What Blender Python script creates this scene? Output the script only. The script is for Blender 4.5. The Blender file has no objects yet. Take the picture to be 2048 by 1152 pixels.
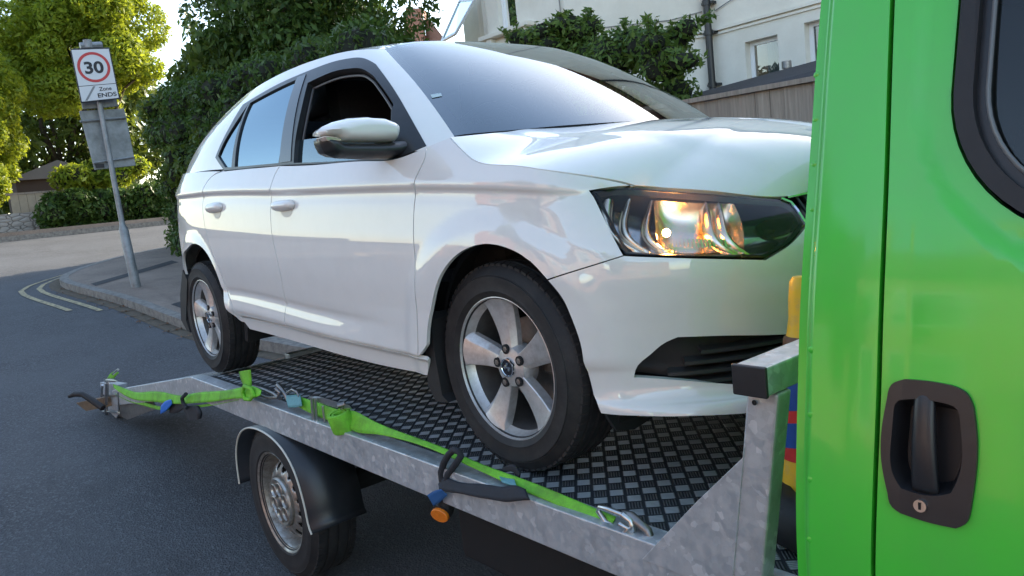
import bpy, bmesh, math, random
import numpy as np
from mathutils import Vector, Matrix, geometry
random.seed(7); rng = np.random.default_rng(7)
SC = bpy.context.scene; COL = SC.collection; PI = math.pi

# ------------------------------------------------------------------ camera, sky, sun, exposure
CP = np.array([1.64058, -2.10679, .78867])
CR = np.array([.64344139, .75785346, -.10789487])
CU = np.array([-.02713393, .16343909, .98618021])
CF = np.array([-.76501433, .63162156, -.12572702]); FPX = 1526.56
cam = bpy.data.objects.new('camera', bpy.data.cameras.new('camera')); COL.objects.link(cam)
m = Matrix.Identity(4)
for i in range(3):
    m[i][0], m[i][1], m[i][2], m[i][3] = CR[i], CU[i], -CF[i], CP[i]
cam.matrix_world = m
cam.data.sensor_width = 36; cam.data.lens = FPX / 2048 * 36; cam.data.clip_start = .05; cam.data.clip_end = 2000
SC.camera = cam
SUN_AZ, SUN_EL = 104, 24
w = bpy.data.worlds.new('World'); SC.world = w; w.use_nodes = True
nt = w.node_tree; bg = nt.nodes['Background']; sk = nt.nodes.new('ShaderNodeTexSky')
sk.sky_type = 'NISHITA'; sk.sun_disc = False; sk.sun_elevation = math.radians(SUN_EL)
sk.sun_rotation = math.radians(90 - SUN_AZ); sk.air_density = 1.0; sk.dust_density = .9; sk.ozone_density = 1.0
wbm = nt.nodes.new('ShaderNodeMix'); wbm.data_type = 'RGBA'; wbm.blend_type = 'MULTIPLY'; wbm.inputs[0].default_value = 1; wbm.inputs[7].default_value = (1.065, 1.0, .92, 1)
nt.links.new(sk.outputs[0], wbm.inputs[6]); nt.links.new(wbm.outputs[2], bg.inputs[0]); bg.inputs[1].default_value = .15
sl = bpy.data.lights.new('sun', 'SUN'); sl.energy = 3.4; sl.angle = math.radians(.55); sl.color = (1, .87, .68)
so = bpy.data.objects.new('sun', sl); COL.objects.link(so)
_a, _e = math.radians(SUN_AZ), math.radians(SUN_EL)
so.rotation_euler = Vector((math.cos(_e)*math.cos(_a), math.cos(_e)*math.sin(_a), math.sin(_e))).to_track_quat('Z', 'Y').to_euler()
so.location = (0, 0, 30)
SC.view_settings.view_transform = 'Standard'; SC.view_settings.look = 'None'
SC.view_settings.exposure = 1.92; SC.view_settings.gamma = 1
SC.render.engine = 'CYCLES'
SC.cycles.max_bounces = 8; SC.cycles.transparent_max_bounces = 16

def ray(px, py):
    return CP, CR*(px-1024)/FPX - CU*(py-576)/FPX + CF
def at(px, py, **k):
    o, d = ray(px, py); (a, val), = k.items(); i = 'xyz'.index(a)
    return o + (val-o[i])/d[i]*d

# ------------------------------------------------------------------ helpers
class Spl:                                   # natural cubic spline through points
    def __init__(s, pts, t=None):
        P = np.array(pts, float)
        if P.ndim == 1: P = P[:, None]
        s.P = P
        if t is None:
            t = np.concatenate([[0], np.cumsum(np.linalg.norm(np.diff(P, axis=0), axis=1))])
        s.t = np.array(t, float); n = len(P); h = np.diff(s.t)
        A = np.zeros((n, n)); b = np.zeros_like(P); A[0, 0] = A[-1, -1] = 1
        for i in range(1, n-1):
            A[i, i-1], A[i, i], A[i, i+1] = h[i-1], 2*(h[i-1]+h[i]), h[i]
            b[i] = 6*((P[i+1]-P[i])/h[i] - (P[i]-P[i-1])/h[i-1])
        s.M = np.linalg.solve(A, b); s.h = h
    def __call__(s, x):
        x = np.atleast_1d(np.asarray(x, float)); i = np.clip(np.searchsorted(s.t, x)-1, 0, len(s.t)-2)
        h = s.h[i][:, None]; a = (s.t[i+1]-x)[:, None]; b = (x-s.t[i])[:, None]
        return s.M[i]*a**3/(6*h) + s.M[i+1]*b**3/(6*h) + (s.P[i]/h-s.M[i]*h/6)*a + (s.P[i+1]/h-s.M[i+1]*h/6)*b
class Pch:                                   # monotone-ish 1-D interpolation (no overshoot)
    def __init__(s, pts):
        s.x = np.array([p[0] for p in pts], float); s.y = np.array([p[1] for p in pts], float)
        d = np.diff(s.y)/np.diff(s.x); m_ = np.zeros(len(s.x)); m_[0], m_[-1] = d[0], d[-1]
        for i in range(1, len(m_)-1):
            m_[i] = 0 if d[i-1]*d[i] <= 0 else 2*d[i-1]*d[i]/(d[i-1]+d[i])
        s.m = m_
    def __call__(s, x):
        x = np.clip(np.asarray(x, float), s.x[0], s.x[-1]); i = np.clip(np.searchsorted(s.x, x)-1, 0, len(s.x)-2)
        h = s.x[i+1]-s.x[i]; t = (x-s.x[i])/h
        return (2*t**3-3*t**2+1)*s.y[i]+(t**3-2*t**2+t)*h*s.m[i]+(-2*t**3+3*t**2)*s.y[i+1]+(t**3-t**2)*h*s.m[i+1]
def sst(a, b, x):
    t = np.clip((x-a)/(b-a), 0, 1); return t*t*(3-2*t)

def tag(o, label=None, cat=None, group=None, kind=None):
    if label: o['label'] = label
    if cat: o['category'] = cat
    if group: o['group'] = group
    if kind: o['kind'] = kind
    return o
def empty(name, loc=(0, 0, 0), label=None, cat=None, group=None):
    o = bpy.data.objects.new(name, None); COL.objects.link(o); o.location = loc
    o.empty_display_size = .1
    return tag(o, label, cat, group)
def link(name, me, mat, parent=None):
    if isinstance(mat, (list, tuple)):
        for k in mat: me.materials.append(k)
    else: me.materials.append(mat)
    o = bpy.data.objects.new(name, me); COL.objects.link(o)
    if parent is not None:
        o.parent = parent
        # meshes are written in world space: undo the parents' offsets
        p = parent; off = Vector((0, 0, 0))
        while p is not None: off += p.location; p = p.parent
        o.location = -off
    return o
def raw(name, V, F, mat, parent=None, smooth=False, mi=None):
    me = bpy.data.meshes.new(name)
    me.from_pydata([tuple(map(float, v)) for v in V], [], [tuple(int(i) for i in f) for f in F]); me.validate(); me.update()
    if smooth: me.polygons.foreach_set('use_smooth', [True]*len(me.polygons))
    if mi is not None: me.polygons.foreach_set('material_index', mi)
    return link(name, me, mat, parent)
def quads(name, V4, mat, parent=None):        # V4: (n,4,3) loose quads, fast
    n = len(V4); me = bpy.data.meshes.new(name)
    me.vertices.add(4*n); me.vertices.foreach_set('co', V4.reshape(-1).astype(np.float32))
    me.loops.add(4*n); me.loops.foreach_set('vertex_index', np.arange(4*n, dtype=np.int32))
    me.polygons.add(n); me.polygons.foreach_set('loop_start', np.arange(0, 4*n, 4, dtype=np.int32))
    me.polygons.foreach_set('loop_total', np.full(n, 4, np.int32)); me.update(calc_edges=True); me.validate()
    return link(name, me, mat, parent)
def bev(o, wd, seg=2, ang=35):
    b = o.modifiers.new('bevel', 'BEVEL'); b.width = wd; b.segments = seg; b.limit_method = 'ANGLE'; b.angle_limit = math.radians(ang)
    b.harden_normals = False
    return o
def autosm(o, ang=35):                        # smooth shading with hard edges kept sharp
    me = o.data; me.polygons.foreach_set('use_smooth', [True]*len(me.polygons))
    me.set_sharp_from_angle(angle=math.radians(ang)); return o
class MB:
    def __init__(s): s.V = []; s.F = []
    def add(s, V, F):
        n = len(s.V); s.V += [tuple(v) for v in V]; s.F += [tuple(i+n for i in f) for f in F]; return s
    def box(s, a, b, rot=None, c=None):
        a, b = np.array(a, float), np.array(b, float)
        V = np.array([[(a, b)[i][0], (a, b)[j][1], (a, b)[k][2]] for i in (0, 1) for j in (0, 1) for k in (0, 1)])
        if rot is not None:
            cc = (a+b)/2 if c is None else np.array(c); V = (V-cc) @ np.array(rot).T + cc
        return s.add(V, [(0, 1, 3, 2), (4, 6, 7, 5), (0, 4, 5, 1), (2, 3, 7, 6), (0, 2, 6, 4), (1, 5, 7, 3)])
    def tube(s, P, r, n=8, closed=False, cap=True):
        P = [np.array(p, float) for p in P]; N = len(P); rs = [r]*N if np.isscalar(r) else r
        T = []
        for i in range(N):
            a = P[(i-1) % N] if (closed or i > 0) else P[i]; b = P[(i+1) % N] if (closed or i < N-1) else P[i]
            t = b-a; T.append(t/np.linalg.norm(t))
        up = np.array([0, 0, 1.]) if abs(T[0][2]) < .9 else np.array([1., 0, 0])
        u_ = np.cross(T[0], up); u_ /= np.linalg.norm(u_); V = []
        for i in range(N):
            u_ = u_ - T[i]*(u_@T[i]); u_ /= np.linalg.norm(u_); w_ = np.cross(T[i], u_)
            for k in range(n):
                a = 2*PI*k/n; V.append(P[i]+rs[i]*(math.cos(a)*u_+math.sin(a)*w_))
        F = []
        for i in range(N if closed else N-1):
            j = (i+1) % N
            F += [(i*n+k, i*n+(k+1) % n, j*n+(k+1) % n, j*n+k) for k in range(n)]
        if cap and not closed: F += [tuple(range(n))[::-1], tuple(range((N-1)*n, N*n))]
        return s.add(V, F)
    def lathe(s, prof, c=(0, 0, 0), axis='y', n=48, a0=0, a1=2*PI, closed=False):
        full = abs(a1-a0-2*PI) < 1e-6; m_ = n if full else n+1; V = []
        for k in range(m_):
            a = a0+(a1-a0)*k/n; ca, sa = math.cos(a), math.sin(a)
            for r, h in prof:
                p = {'y': (r*ca, h, r*sa), 'x': (h, r*ca, r*sa), 'z': (r*ca, r*sa, h)}[axis]
                V.append((c[0]+p[0], c[1]+p[1], c[2]+p[2]))
        q = len(prof); F = []
        for k in range(n):
            j = (k+1) % m_
            for i in range(q if closed else q-1):
                F.append((k*q+i, j*q+i, j*q+(i+1) % q, k*q+(i+1) % q))
        return s.add(V, F)
    def prism(s, A, B):                       # closed solid between two equal outlines
        n = len(A); return s.add(list(A)+list(B), [tuple(range(n))[::-1], tuple(range(n, 2*n))]+[(i, (i+1) % n, n+(i+1) % n, n+i) for i in range(n)])
    def build(s, name, mat, parent=None, smooth=None, bevel=0, fixn=True):
        me = bpy.data.meshes.new(name); me.from_pydata([tuple(map(float, v)) for v in s.V], [], s.F); me.validate()
        if fixn:
            bm = bmesh.new(); bm.from_mesh(me); bmesh.ops.recalc_face_normals(bm, faces=bm.faces); bm.to_mesh(me); bm.free()
        o = link(name, me, mat, parent)
        if smooth: autosm(o, smooth)
        if bevel: bev(o, bevel)
        return o

# ------------------------------------------------------------------ materials
def rgb(h, k=1):
    f = lambda c: ((c/255+.055)/1.055)**2.4 if c > 10 else c/255/12.92
    return tuple(f(c)*k for c in h)+(1,)
class Mat:
    def __init__(s, name, col=(.5, .5, .5), rough=.5, metal=0, **k):
        s.m = bpy.data.materials.new(name); s.m.use_nodes = True; s.t = s.m.node_tree; s.b = s.t.nodes['Principled BSDF']
        s.set('Base Color', (*col[:3], 1)); s.set('Roughness', rough); s.set('Metallic', metal)
        for a, v in k.items(): s.set(a.replace('_', ' '), v)
    def set(s, n, v):
        if n == 'IOR' and 0: return
        i = s.b.inputs[n]
        if hasattr(v, 'is_output') or isinstance(v, bpy.types.NodeSocket): s.t.links.new(v, i)
        else: i.default_value = v
    def n(s, typ, ins=None, **k):
        nd = s.t.nodes.new(typ)
        for a, v in k.items(): setattr(nd, a, v)
        for a, v in (ins or {}).items():
            i = nd.inputs[a]
            if isinstance(v, bpy.types.NodeSocket): s.t.links.new(v, i)
            else: i.default_value = v
        return nd
    def pos(s):
        return s.n('ShaderNodeNewGeometry').outputs['Position']
    def noise(s, scale, detail=4, rough=.6, vec=None, dist=0):
        nd = s.n('ShaderNodeTexNoise', {'Scale': scale, 'Detail': detail, 'Roughness': rough, 'Distortion': dist})
        s.t.links.new(vec or s.pos(), nd.inputs['Vector']); return nd.outputs['Fac']
    def mp(s, v, sc=(1, 1, 1), loc=(0, 0, 0), rot=(0, 0, 0)):
        return s.n('ShaderNodeMapping', {'Vector': v, 'Scale': sc, 'Location': loc, 'Rotation': rot}).outputs[0]
    def ramp(s, f, stops, interp='LINEAR'):
        nd = s.n('ShaderNodeValToRGB', {'Fac': f}); e = nd.color_ramp.elements; nd.color_ramp.interpolation = interp
        while len(e) < len(stops): e.new(.5)
        for i, (p, c_) in enumerate(stops): e[i].position = p; e[i].color = c_ if hasattr(c_, '__len__') and len(c_) == 4 else ((c_,)*3+(1,) if not hasattr(c_, '__len__') else (*c_, 1))
        return nd.outputs[0]
    def math(s, op, a, b=0, c=None):
        nd = s.n('ShaderNodeMath', operation=op)
        for i, v in enumerate((a, b) if c is None else (a, b, c)):
            if isinstance(v, bpy.types.NodeSocket): s.t.links.new(v, nd.inputs[i])
            else: nd.inputs[i].default_value = v
        return nd.outputs[0]
    def mix(s, f, a, b, typ='MIX'):
        nd = s.n('ShaderNodeMix', data_type='RGBA', blend_type=typ)
        for i, v in ((0, f), (6, a), (7, b)):
            if isinstance(v, bpy.types.NodeSocket): s.t.links.new(v, nd.inputs[i])
            else: nd.inputs[i].default_value = (*v[:3], 1) if hasattr(v, '__len__') else v
        return nd.outputs[2]
    def bump(s, h, strength=.5, dist=.01):
        s.set('Normal', s.n('ShaderNodeBump', {'Height': h, 'Strength': strength, 'Distance': dist}).outputs[0])
def simple(name, col, rough=.5, metal=0, var=0, vscale=20, bump=0, bscale=200, bdist=.002, **k):
    M = Mat(name, col, rough, metal, **k)
    if var:
        f = M.noise(vscale); M.set('Base Color', M.mix(f, tuple(c*(1-var) for c in col[:3]), tuple(min(1, c*(1+var)) for c in col[:3])))
    if bump: M.bump(M.noise(bscale, 3), bump, bdist)
    return M.m
WHITE = Mat('white_paint', (.80, .80, .775), .5, 0, Coat_Weight=1.0, Coat_Roughness=.01, Coat_IOR=1.75, Specular_IOR_Level=.15)
_d = WHITE.noise(9, 5, .7); WHITE.set('Base Color', WHITE.mix(WHITE.ramp(_d, [(.45, 0), (.8, 1)]), (.765, .755, .72), (.73, .72, .685))); 
WHITE.set('Coat Roughness', WHITE.ramp(_d, [(.5, .003), (.85, .015)])); WHITE = WHITE.m
_g = Mat('green_paint', (.05, .5, .035), .35, 0, Coat_Weight=.8, Coat_Roughness=.06)
_f = _g.noise(5, 6, .7); _g.set('Base Color', _g.mix(_g.ramp(_f, [(.4, 0), (.8, 1)]), (.055, .54, .035), (.075, .47, .05)))
_g.set('Coat Roughness', _g.ramp(_g.noise(14, 6, .7), [(.35, .04), (.75, .16)])); GREEN = _g.m
BLACKPL = simple('black_plastic', (.020, .021, .023), .34, 0, .4, 30, .15, 900, .0006)
GLOSSBLK = simple('gloss_black', (.012, .013, .018), .04, 0, 0, IOR=1.8)
RUBBER = simple('rubber', (.016, .016, .017), .62, 0, .35, 25, .2, 300, .001)
DARK = simple('dark_interior', (.01, .01, .011), .85)
SEATM = simple('seat_fabric', (.02, .021, .024), .95, 0, .3, 60)
CHROME = simple('chrome', (.9, .9, .9), .06, 1)
STEEL = simple('zinc_steel', (.62, .62, .6), .28, 1, .2, 60)
DULLST = simple('dull_steel', (.28, .27, .26), .45, 1, .4, 40)
SILVER = Mat('wheel_silver', (.58, .575, .565), .38, .55, Coat_Weight=.5, Coat_Roughness=.12)
SILVER.set('Base Color', SILVER.mix(SILVER.ramp(SILVER.noise(30, 6, .75), [(.42, 0), (.75, 1)]), (.60, .595, .585), (.40, .38, .36))); SILVER = SILVER.m
def galv():
    M = Mat('galvanised_steel', (.5, .52, .54), .45, .55)
    p = M.pos(); wp = M.n('ShaderNodeVectorMath', operation='ADD'); nz = M.n('ShaderNodeTexNoise', {'Scale': 30, 'Detail': 2}); M.t.links.new(p, nz.inputs[0])
    sc = M.n('ShaderNodeVectorMath', operation='SCALE'); M.t.links.new(nz.outputs['Color'], sc.inputs[0]); sc.inputs['Scale'].default_value = .03
    M.t.links.new(p, wp.inputs[0]); M.t.links.new(sc.outputs[0], wp.inputs[1])
    v = M.n('ShaderNodeTexVoronoi', {'Scale': 60}); M.t.links.new(wp.outputs[0], v.inputs['Vector'])
    s1 = M.n('ShaderNodeSeparateColor'); M.t.links.new(v.outputs['Color'], s1.inputs[0])
    base = M.ramp(s1.outputs[0], [(0, (.47, .50, .52)), (.7, (.54, .57, .59)), (.86, (.56, .59, .61)), (.93, (.70, .73, .75))])
    st = M.noise(1, 6, .7, M.mp(p, (35, 35, 3.5))); base = M.mix(M.ramp(st, [(.4, 0), (.62, .55)]), base, (.60, .61, .62))
    dirt = M.noise(7, 8, .75); base = M.mix(M.ramp(dirt, [(.54, 0), (.76, .5)]), base, (.20, .195, .19))
    M.set('Base Color', base); M.set('Roughness', M.ramp(s1.outputs[1], [(0, .32), (1, .55)])); M.bump(M.noise(120, 4), .15, .002); return M.m
GALV = galv()
def chequer():
    M = Mat('chequer_plate', (.3, .31, .32), .4, .8)
    p = M.pos(); sp = M.n('ShaderNodeSeparateXYZ', {0: p}); x, y = sp.outputs[0], sp.outputs[1]
    e1 = M.math('MULTIPLY', M.math('ADD', x, y), .70711/.0415); e2 = M.math('MULTIPLY', M.math('SUBTRACT', x, y), .70711/.0415)
    u_ = M.math('ADD', e1, .707); v_ = M.math('ADD', e2, -.18)
    fu, fv = M.math('FLOOR', u_), M.math('FLOOR', v_); ru, rv = M.math('SUBTRACT', u_, fu), M.math('SUBTRACT', v_, fv)
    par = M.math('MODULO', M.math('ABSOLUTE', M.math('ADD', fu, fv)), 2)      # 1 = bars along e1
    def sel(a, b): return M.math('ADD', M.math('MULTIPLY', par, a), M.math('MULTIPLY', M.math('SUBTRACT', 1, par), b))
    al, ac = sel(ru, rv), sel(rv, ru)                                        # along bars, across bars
    am = M.math('SUBTRACT', 1, M.math('MULTIPLY', M.math('ABSOLUTE', M.math('SUBTRACT', al, .5)), 2))  # 0 edge,1 mid
    amask = M.ramp(am, [(.12, 0), (.3, 1)])
    ph = M.math('MULTIPLY', M.math('SUBTRACT', ac, .08), 5/.84); bar = M.math('SINE', M.math('MULTIPLY', ph, 2*PI)); 
    inr = M.math('MULTIPLY', M.math('GREATER_THAN', ac, .08), M.math('LESS_THAN', ac, .92))
    h = M.math('MULTIPLY', M.math('MULTIPLY', M.ramp(M.math('ADD', M.math('MULTIPLY', M.math('COSINE', M.math('MULTIPLY', ph, 2*PI)), -.5), .5), [(.25, 0), (.8, 1)]), amask), inr)
    grime = M.noise(6, 6, .7)
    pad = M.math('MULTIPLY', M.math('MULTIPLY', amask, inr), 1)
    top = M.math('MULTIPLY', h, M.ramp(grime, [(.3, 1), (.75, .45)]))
    pw = M.math('ADD', M.math('MULTIPLY', par, .72), .28); base_ = M.mix(M.math('MULTIPLY', M.math('MULTIPLY', pad, par), .8), (.045, .048, .055), (.50, .51, .52))  # pads with bars along e1 painted lighter, imitating their sky reflection
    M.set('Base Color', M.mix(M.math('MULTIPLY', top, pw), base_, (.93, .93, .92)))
    M.set('Roughness', M.ramp(top, [(0, .45), (1, .36)])); M.set('Metallic', M.ramp(top, [(0, .3), (1, .62)]))
    M.bump(h, 1, .0055); return M.m
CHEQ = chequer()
def asphalt(name, base, speck=.5, scale=1):
    M = Mat(name, base, .85); p = M.pos()
    g = M.n('ShaderNodeTexVoronoi', {'Scale': 95*scale}); M.t.links.new(p, g.inputs['Vector'])
    sp = M.n('ShaderNodeSeparateColor'); M.t.links.new(g.outputs['Color'], sp.inputs[0])
    c1 = M.mix(M.ramp(sp.outputs[0], [(.0, 0), (.75, .35), (1, 1)]), tuple(c*.6 for c in base), tuple(c*(1+1.1*speck) for c in base))
    big = M.noise(.55, 5, .65); c2 = M.mix(M.ramp(big, [(.35, 0), (.65, .8)]), c1, tuple(c*1.6 for c in base))
    wear = M.noise(2.2, 7, .75, M.mp(p, (.25, 1, 1))); c3 = M.mix(M.ramp(wear, [(.55, 0), (.75, .55)]), c2, tuple(c*.6 for c in base))
    scf = M.noise(3.1, 8, .8, M.mp(p, (.45, 2.6, 1), rot=(0, 0, .5)), 1.5); c3 = M.mix(M.ramp(scf, [(.66, 0), (.72, .45)]), c3, tuple(c*.45 for c in base)); stn = M.noise(1.4, 3, .5); c3 = M.mix(M.ramp(stn, [(.62, 0), (.74, .35)]), c3, tuple(c*.5 for c in base))
    M.set('Base Color', c3); M.bump(M.math('ADD', M.math('MULTIPLY', g.outputs['Distance'], 1), M.noise(160, 3)), .8, .006); M.set('Roughness', .82); return M.m
ROAD = asphalt('asphalt', (.058, .062, .068), 1.1)
PAVE = asphalt('pavement_tarmac', (.20, .16, .13), .6, 1.3)
def leafm(name, a, b, tr=.35, c2=None):
    M = Mat(name, a, .5); p = M.pos()
    o = M.n('ShaderNodeNewGeometry').outputs['Random Per Island']; f = M.math('ADD', M.math('MULTIPLY', o, .6), M.math('MULTIPLY', M.noise(1.1, 3), .5))
    c_ = M.mix(M.ramp(f, [(.25, 0), (.85, 1)]), a, b); M.set('Base Color', c_)
    M.set('Roughness', .45); M.set('Specular IOR Level', .22)
    tl = M.n('ShaderNodeBsdfTranslucent'); tc = M.mix(.5, c_, c2 or tuple(min(1, x*1.6) for x in b)); M.t.links.new(tc, tl.inputs[0])
    mx = M.n('ShaderNodeMixShader', {0: tr, 1: M.b.outputs[0], 2: tl.outputs[0]})
    M.t.links.new(mx.outputs[0], M.t.nodes['Material Output'].inputs['Surface']); return M.m
LEAF_LIT = leafm('leaf_yellow_green', (.10, .165, .016), (.24, .295, .03), .5, (.48, .53, .03))
LEAF_MID = leafm('leaf_mid_green', (.045, .085, .02), (.10, .15, .03), .35, (.25, .30, .03))
LEAF_DARK = leafm('leaf_dark_green', (.028, .062, .013), (.075, .13, .024), .3)
LEAF_LAUREL = leafm('leaf_laurel', (.05, .105, .02), (.13, .20, .04), .3)
BARK = simple('bark', (.09, .07, .05), .9, 0, .4, 12, .6, 40, .02)
def glass(name, tint=(.6, .65, .65), ior=1.5, rough=0.0, grime=0, gc=(1, 1, 1)):
    M = bpy.data.materials.new(name); M.use_nodes = True; t = M.node_tree; t.nodes.clear()
    out = t.nodes.new('ShaderNodeOutputMaterial'); tr = t.nodes.new('ShaderNodeBsdfTransparent'); tr.inputs[0].default_value = (*tint, 1)
    gl = t.nodes.new('ShaderNodeBsdfGlossy'); gl.inputs['Roughness'].default_value = rough; gl.inputs[0].default_value = (*gc, 1)
    fr = t.nodes.new('ShaderNodeFresnel'); fr.inputs[0].default_value = ior
    mx = t.nodes.new('ShaderNodeMixShader'); t.links.new(fr.outputs[0], mx.inputs[0]); t.links.new(tr.outputs[0], mx.inputs[1]); t.links.new(gl.outputs[0], mx.inputs[2])
    res = mx
    if grime:
        df = t.nodes.new('ShaderNodeBsdfDiffuse'); df.inputs[0].default_value = (.5, .5, .48, 1)
        nz = t.nodes.new('ShaderNodeTexNoise'); nz.inputs['Scale'].default_value = 5; nz.inputs['Detail'].default_value = 8
        mm = t.nodes.new('ShaderNodeMath'); mm.operation = 'MULTIPLY'; mm.inputs[1].default_value = grime; t.links.new(nz.outputs[0], mm.inputs[0])
        m2 = t.nodes.new('ShaderNodeMixShader'); t.links.new(mm.outputs[0], m2.inputs[0]); t.links.new(mx.outputs[0], m2.inputs[1]); t.links.new(df.outputs[0], m2.inputs[2]); res = m2
    t.links.new(res.outputs[0], out.inputs['Surface']); return M
GLASS_W = glass('windscreen_glass', (.45, .52, .52), 3.4, 0, .006, (.88, .96, 1))
GLASS_S = glass('side_glass', (.42, .46, .47), 3.2, 0, .004, (.78, .92, 1))
GLASS_P = glass('privacy_glass', (.05, .055, .06), 4.6, 0, .004, (.66, .86, 1))
LENS = glass('lamp_lens', (.93, .93, .93), 1.35, 0, .02)
HOUSEGL = glass('window_glass', (.35, .4, .4), 1.7, 0, .05)
# ------------------------------------------------------------------ surfaces and panels
def pip(P, poly):
    x, y = P[:, 0], P[:, 1]; ins = np.zeros(len(P), bool); n = len(poly)
    for i in range(n):
        x1, y1 = poly[i]; x2, y2 = poly[(i+1) % n]
        c_ = ((y1 > y) != (y2 > y)); 
        with np.errstate(divide='ignore', invalid='ignore'): xi = (x2-x1)*(y-y1)/(y2-y1)+x1
        ins ^= c_ & (x < xi)
    return ins
def dseg(P, poly, closed=True):
    d = np.full(len(P), 1e9); n = len(poly)
    for i in range(n if closed else n-1):
        a = poly[i]; b = poly[(i+1) % n]; ab = b-a; L = ab@ab
        t = np.clip(((P-a)@ab)/(L+1e-15), 0, 1); d = np.minimum(d, np.linalg.norm(P-a-t[:, None]*ab, axis=1))
    return d
class Surf:
    def __init__(s, f, ur, vr, vs=1.0, pick=None):
        s.f = f; s.vs = vs; pu = pick or ur
        u_, v_ = np.meshgrid(np.linspace(*pu, 240), np.linspace(*vr, 90)); s.gu, s.gv = u_.ravel(), v_.ravel()
        P = f(s.gu, s.gv)-CP; z = P@CF; s.gp = np.stack([1024+FPX*(P@CR)/z, 576-FPX*(P@CU)/z], 1); s.gd = z
    def uv(s, px, py):
        d = CR*(px-1024)/FPX-CU*(py-576)/FPX+CF
        e = ((s.gp-[px, py])**2).sum(1); e[s.gd < .1] = 1e12; cd = np.where(e < max(e.min()*1.5, 150.))[0]; i = cd[s.gd[cd].argmin()] if e.min() < 150 else e.argmin(); x = np.array([s.gu[i], s.gv[i], s.gd[i]])
        for _ in range(12):
            p = s.f(x[:1], x[1:2])[0]; h = 1e-4
            J = np.stack([(s.f(x[:1]+h, x[1:2])[0]-p)/h, (s.f(x[:1], x[1:2]+h)[0]-p)/h, -d], 1)
            st = np.linalg.lstsq(J, CP+x[2]*d-p, rcond=None)[0]; st = np.clip(st, -.15, .15); x = x+st
            if np.abs(st).max() < 1e-7: break
        return x[:2]
    def nrm(s, u_, v_):
        h = 2e-3; n = np.cross(s.f(u_+h, v_)-s.f(u_-h, v_), s.f(u_, v_+h)-s.f(u_, v_-h))
        return n/np.linalg.norm(n, axis=1)[:, None]
    def pt(s, px, py):
        q = s.uv(px, py); return s.f(q[:1], q[1:])[0]
def chain(surf, chains, res=.02):
    out = []
    for ch in chains:
        q = np.array([np.array(c_[1:], float) if c_[0] == 'uv' else surf.uv(*c_) for c_ in ch])
        sp = Spl(q*[1, surf.vs]) if len(q) > 2 else None
        L = np.linalg.norm(np.diff(q*[1, surf.vs], axis=0), axis=1).sum(); n = max(2, int(L/res)+1)
        if sp: pts = sp(np.linspace(0, sp.t[-1], n))/[1, surf.vs]
        else: pts = q[0]+(q[1]-q[0])*np.linspace(0, 1, n)[:, None]
        out += list(pts[:-1])
    return np.array(out)
def area(P): return .5*np.sum(P[:, 0]*np.roll(P[:, 1], -1)-np.roll(P[:, 0], -1)*P[:, 1])
def inset(P, d, vs=1):
    Q = P*[1, vs]; s_ = 1 if area(Q) > 0 else -1
    e1 = Q-np.roll(Q, 1, 0); e2 = np.roll(Q, -1, 0)-Q
    n1 = np.stack([-e1[:, 1], e1[:, 0]], 1); n2 = np.stack([-e2[:, 1], e2[:, 0]], 1)
    n1 /= np.linalg.norm(n1, axis=1)[:, None]+1e-12; n2 /= np.linalg.norm(n2, axis=1)[:, None]+1e-12
    b = n1+n2; k = np.maximum((b*b).sum(1)/2, .35)[:, None]
    return (Q+s_*d*b/k)/[1, vs]
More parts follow.
